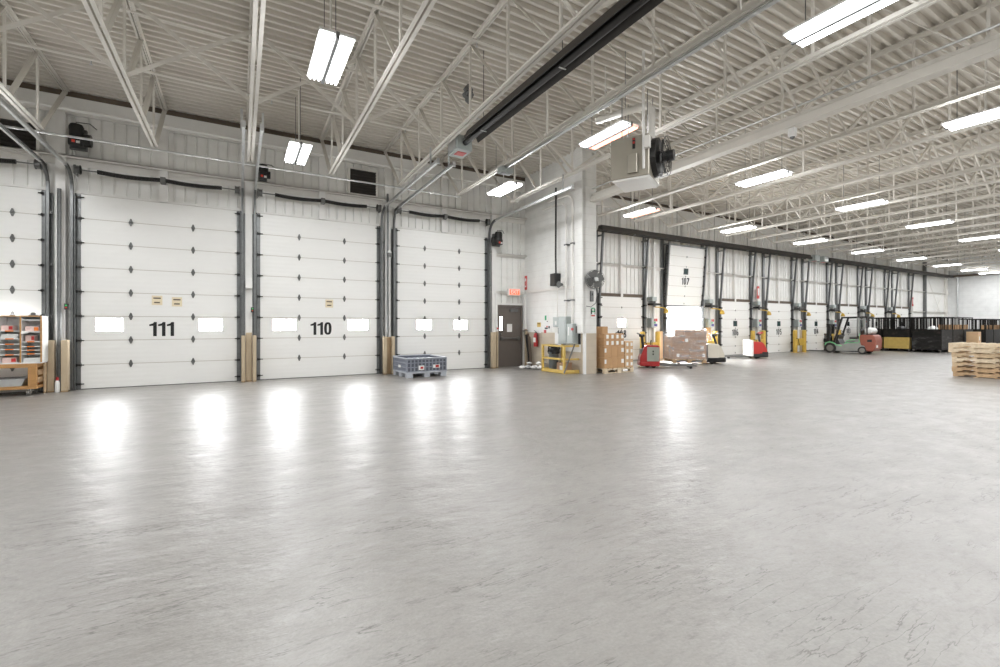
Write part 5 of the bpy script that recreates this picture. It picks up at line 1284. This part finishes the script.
# ------------------------------------------------------------------ unit heater with fan
t=thing('unit_heater','beige hanging gas unit heater with a black fan on its back','unit heater',(5.80,5.54,4.12),R(-62)); t.scale=(.87,.87,.87); HZ=.38
MB().box(-.36,.36,-.40,.40,-.36,.40).build('casing',M['heater_beige'],t,bevel=.012)
lv_=MB()
for q in range(6): lv_.bar((-.37,-.37,-.30+q*.12),(-.37,.37,-.30+q*.12),.012,.09,(-.7,0,.7))
lv_.build('louvre',M['heater_beige'],t)
MB().prism([(-.36,-.36),(.36,-.36),(.32,-.40),(-.32,-.40)],'y',-.38,.38).build('drip_tray',M['beam_white'],t)
MB().box(-.02,.16,-.47,-.40,-.30,.05).build('gas_box',M['heater_beige'],t,bevel=.008)
MB().box(.06,.11,-.412,-.40,.16,.36).build('label_strip',M['char_ink'],t); MB().box(.065,.105,-.416,-.412,.25,.29).box(.065,.105,-.416,-.412,.32,.35).build('red_warning',M['red_bright'],t)
MB().cyl((.36,0,.05),(.46,0,.05),.36,24).build('fan_shroud',M['black_iron'],t)
cg=MB()
for r_ in (.12,.2,.28,.35): cg.tube([(.60,r_*math.cos(2*math.pi*i/20),.05+r_*math.sin(2*math.pi*i/20)) for i in range(20)],.006,4,True)
for q in range(10):
    a=2*math.pi*q/10; cg.tube([(.47,.36*math.cos(a),.05+.36*math.sin(a)),(.58,.34*math.cos(a),.05+.34*math.sin(a)),(.62,.05*math.cos(a),.05+.05*math.sin(a))],.006,4)
cg.build('fan_guard',M['black_iron'],t); MB().cyl((.48,0,.05),(.72,0,.05),.10,14).build('fan_motor',M['black_plastic'],t)
for q in range(4):
    a=R(90*q+20); MB().bar((.50,.05*math.cos(a),.05+.05*math.sin(a)),(.54,.31*math.cos(a),.05+.31*math.sin(a)),.14,.012,(1,.4,0)).build('fan_blade',M['galv_dark'],t)
MB().cyl((.28,.1,.38),(.28,.1,1.05),.07,14).tube([(.28,.1,1.03),(.22,.12,1.13),(.0,.16,1.16),(-.9,.3,1.18)],.07,12).build('flue_pipe',M['steel_white'],t)
for sx in (-.2,.28):
    for sy in (-.2,.2): MB().cyl((sx,sy,.40),(sx,sy,1.3),.008,5).build('hanger_rod',M['galv'],t)
MB().tube([(.27,-.43,-.25),(.27,-.43,.1),(.27,-.43,.55),(.27,-.43,1.9)],.026,8).build('gas_pipe',M['beam_white'],t); MB().box(.30,.40,-.52,-.42,.10,.32).build('junction_box',M['steel_white'],t,bevel=.01)
# small motion sensor and camera like fittings under joists
t=thing('occupancy_sensor','small white sensor under the pillar joist','sensor',(8.86,4.62,4.906)); MB().box(-.05,.05,-.06,.06,-.02,.14).build('body',M['white_plastic'],t,bevel=.01); MB().lathe([(.04,-.02),(.035,-.05),(.01,-.07)],n=12).build('lens',M['galv'],t,smooth=True)
t=thing('bird_nest_duct','crumpled insulation scrap stuck at the deck beside the black tube heater','scrap',(4.22,8.75,6.12)); vs=[];rn=random.Random(4);n1,n2=14,12
for j in range(n2):
    for i in range(n1):
        a=2*math.pi*i/n1; r_=.10*math.sin(math.pi*(j+.5)/n2)*(1+.4*rn.uniform(-1,1)); vs.append((r_*math.cos(a),r_*math.sin(a),.42*j/(n2-1)))
MB().add(vs,[(j*n1+i,j*n1+(i+1)%n1,(j+1)*n1+(i+1)%n1,(j+1)*n1+i) for j in range(n2-1) for i in range(n1)]+[tuple(range(n1-1,-1,-1)),tuple((n2-1)*n1+i for i in range(n1))]).build('scrap',M['galv'],t)
t.name='insulation_scrap'

# ------------------------------------------------------------------ daylight, camera, view
w=bpy.data.worlds.new('World'); scene.world=w; w.use_nodes=True
bg=w.node_tree.nodes['Background']; bg.inputs[0].default_value=(.93,.97,1,1); bg.inputs[1].default_value=SKY; w.cycles.sampling_method='NONE'
dl=bpy.data.lights.new('doorway_daylight','AREA'); dl.shape='RECTANGLE'; dl.size=2.3; dl.size_y=2.2; dl.energy=DOOR; dl.color=(.97,.985,1)
do=bpy.data.objects.new('doorway_daylight',dl); col.objects.link(do); do.location=(RC[1],13.75,1.12); do.rotation_euler=(R(-90),0,0)
cam=bpy.data.cameras.new('camera'); cam.sensor_width=36; cam.lens=455/1000*36; cam.clip_start=.05; cam.clip_end=300
cam.shift_y=-(333.5-325)/1000
co=bpy.data.objects.new('camera',cam); col.objects.link(co)
yaw=math.atan2(260,455); co.location=(0,0,1.41); co.rotation_euler=(R(90),0,-yaw); scene.camera=co
vs_=scene.view_settings; vs_.view_transform='Standard'; vs_.look='None'; vs_.gamma=1; vs_.use_curve_mapping=False; vs_.exposure=EXPO
try:
    scene.cycles.use_denoising=True; scene.cycles.use_adaptive_sampling=False; scene.cycles.max_bounces=8; scene.cycles.diffuse_bounces=5; scene.cycles.glossy_bounces=3; scene.cycles.transparent_max_bounces=12; scene.cycles.sample_clamp_indirect=6; scene.cycles.caustics_reflective=False; scene.cycles.caustics_refractive=False
except Exception: pass
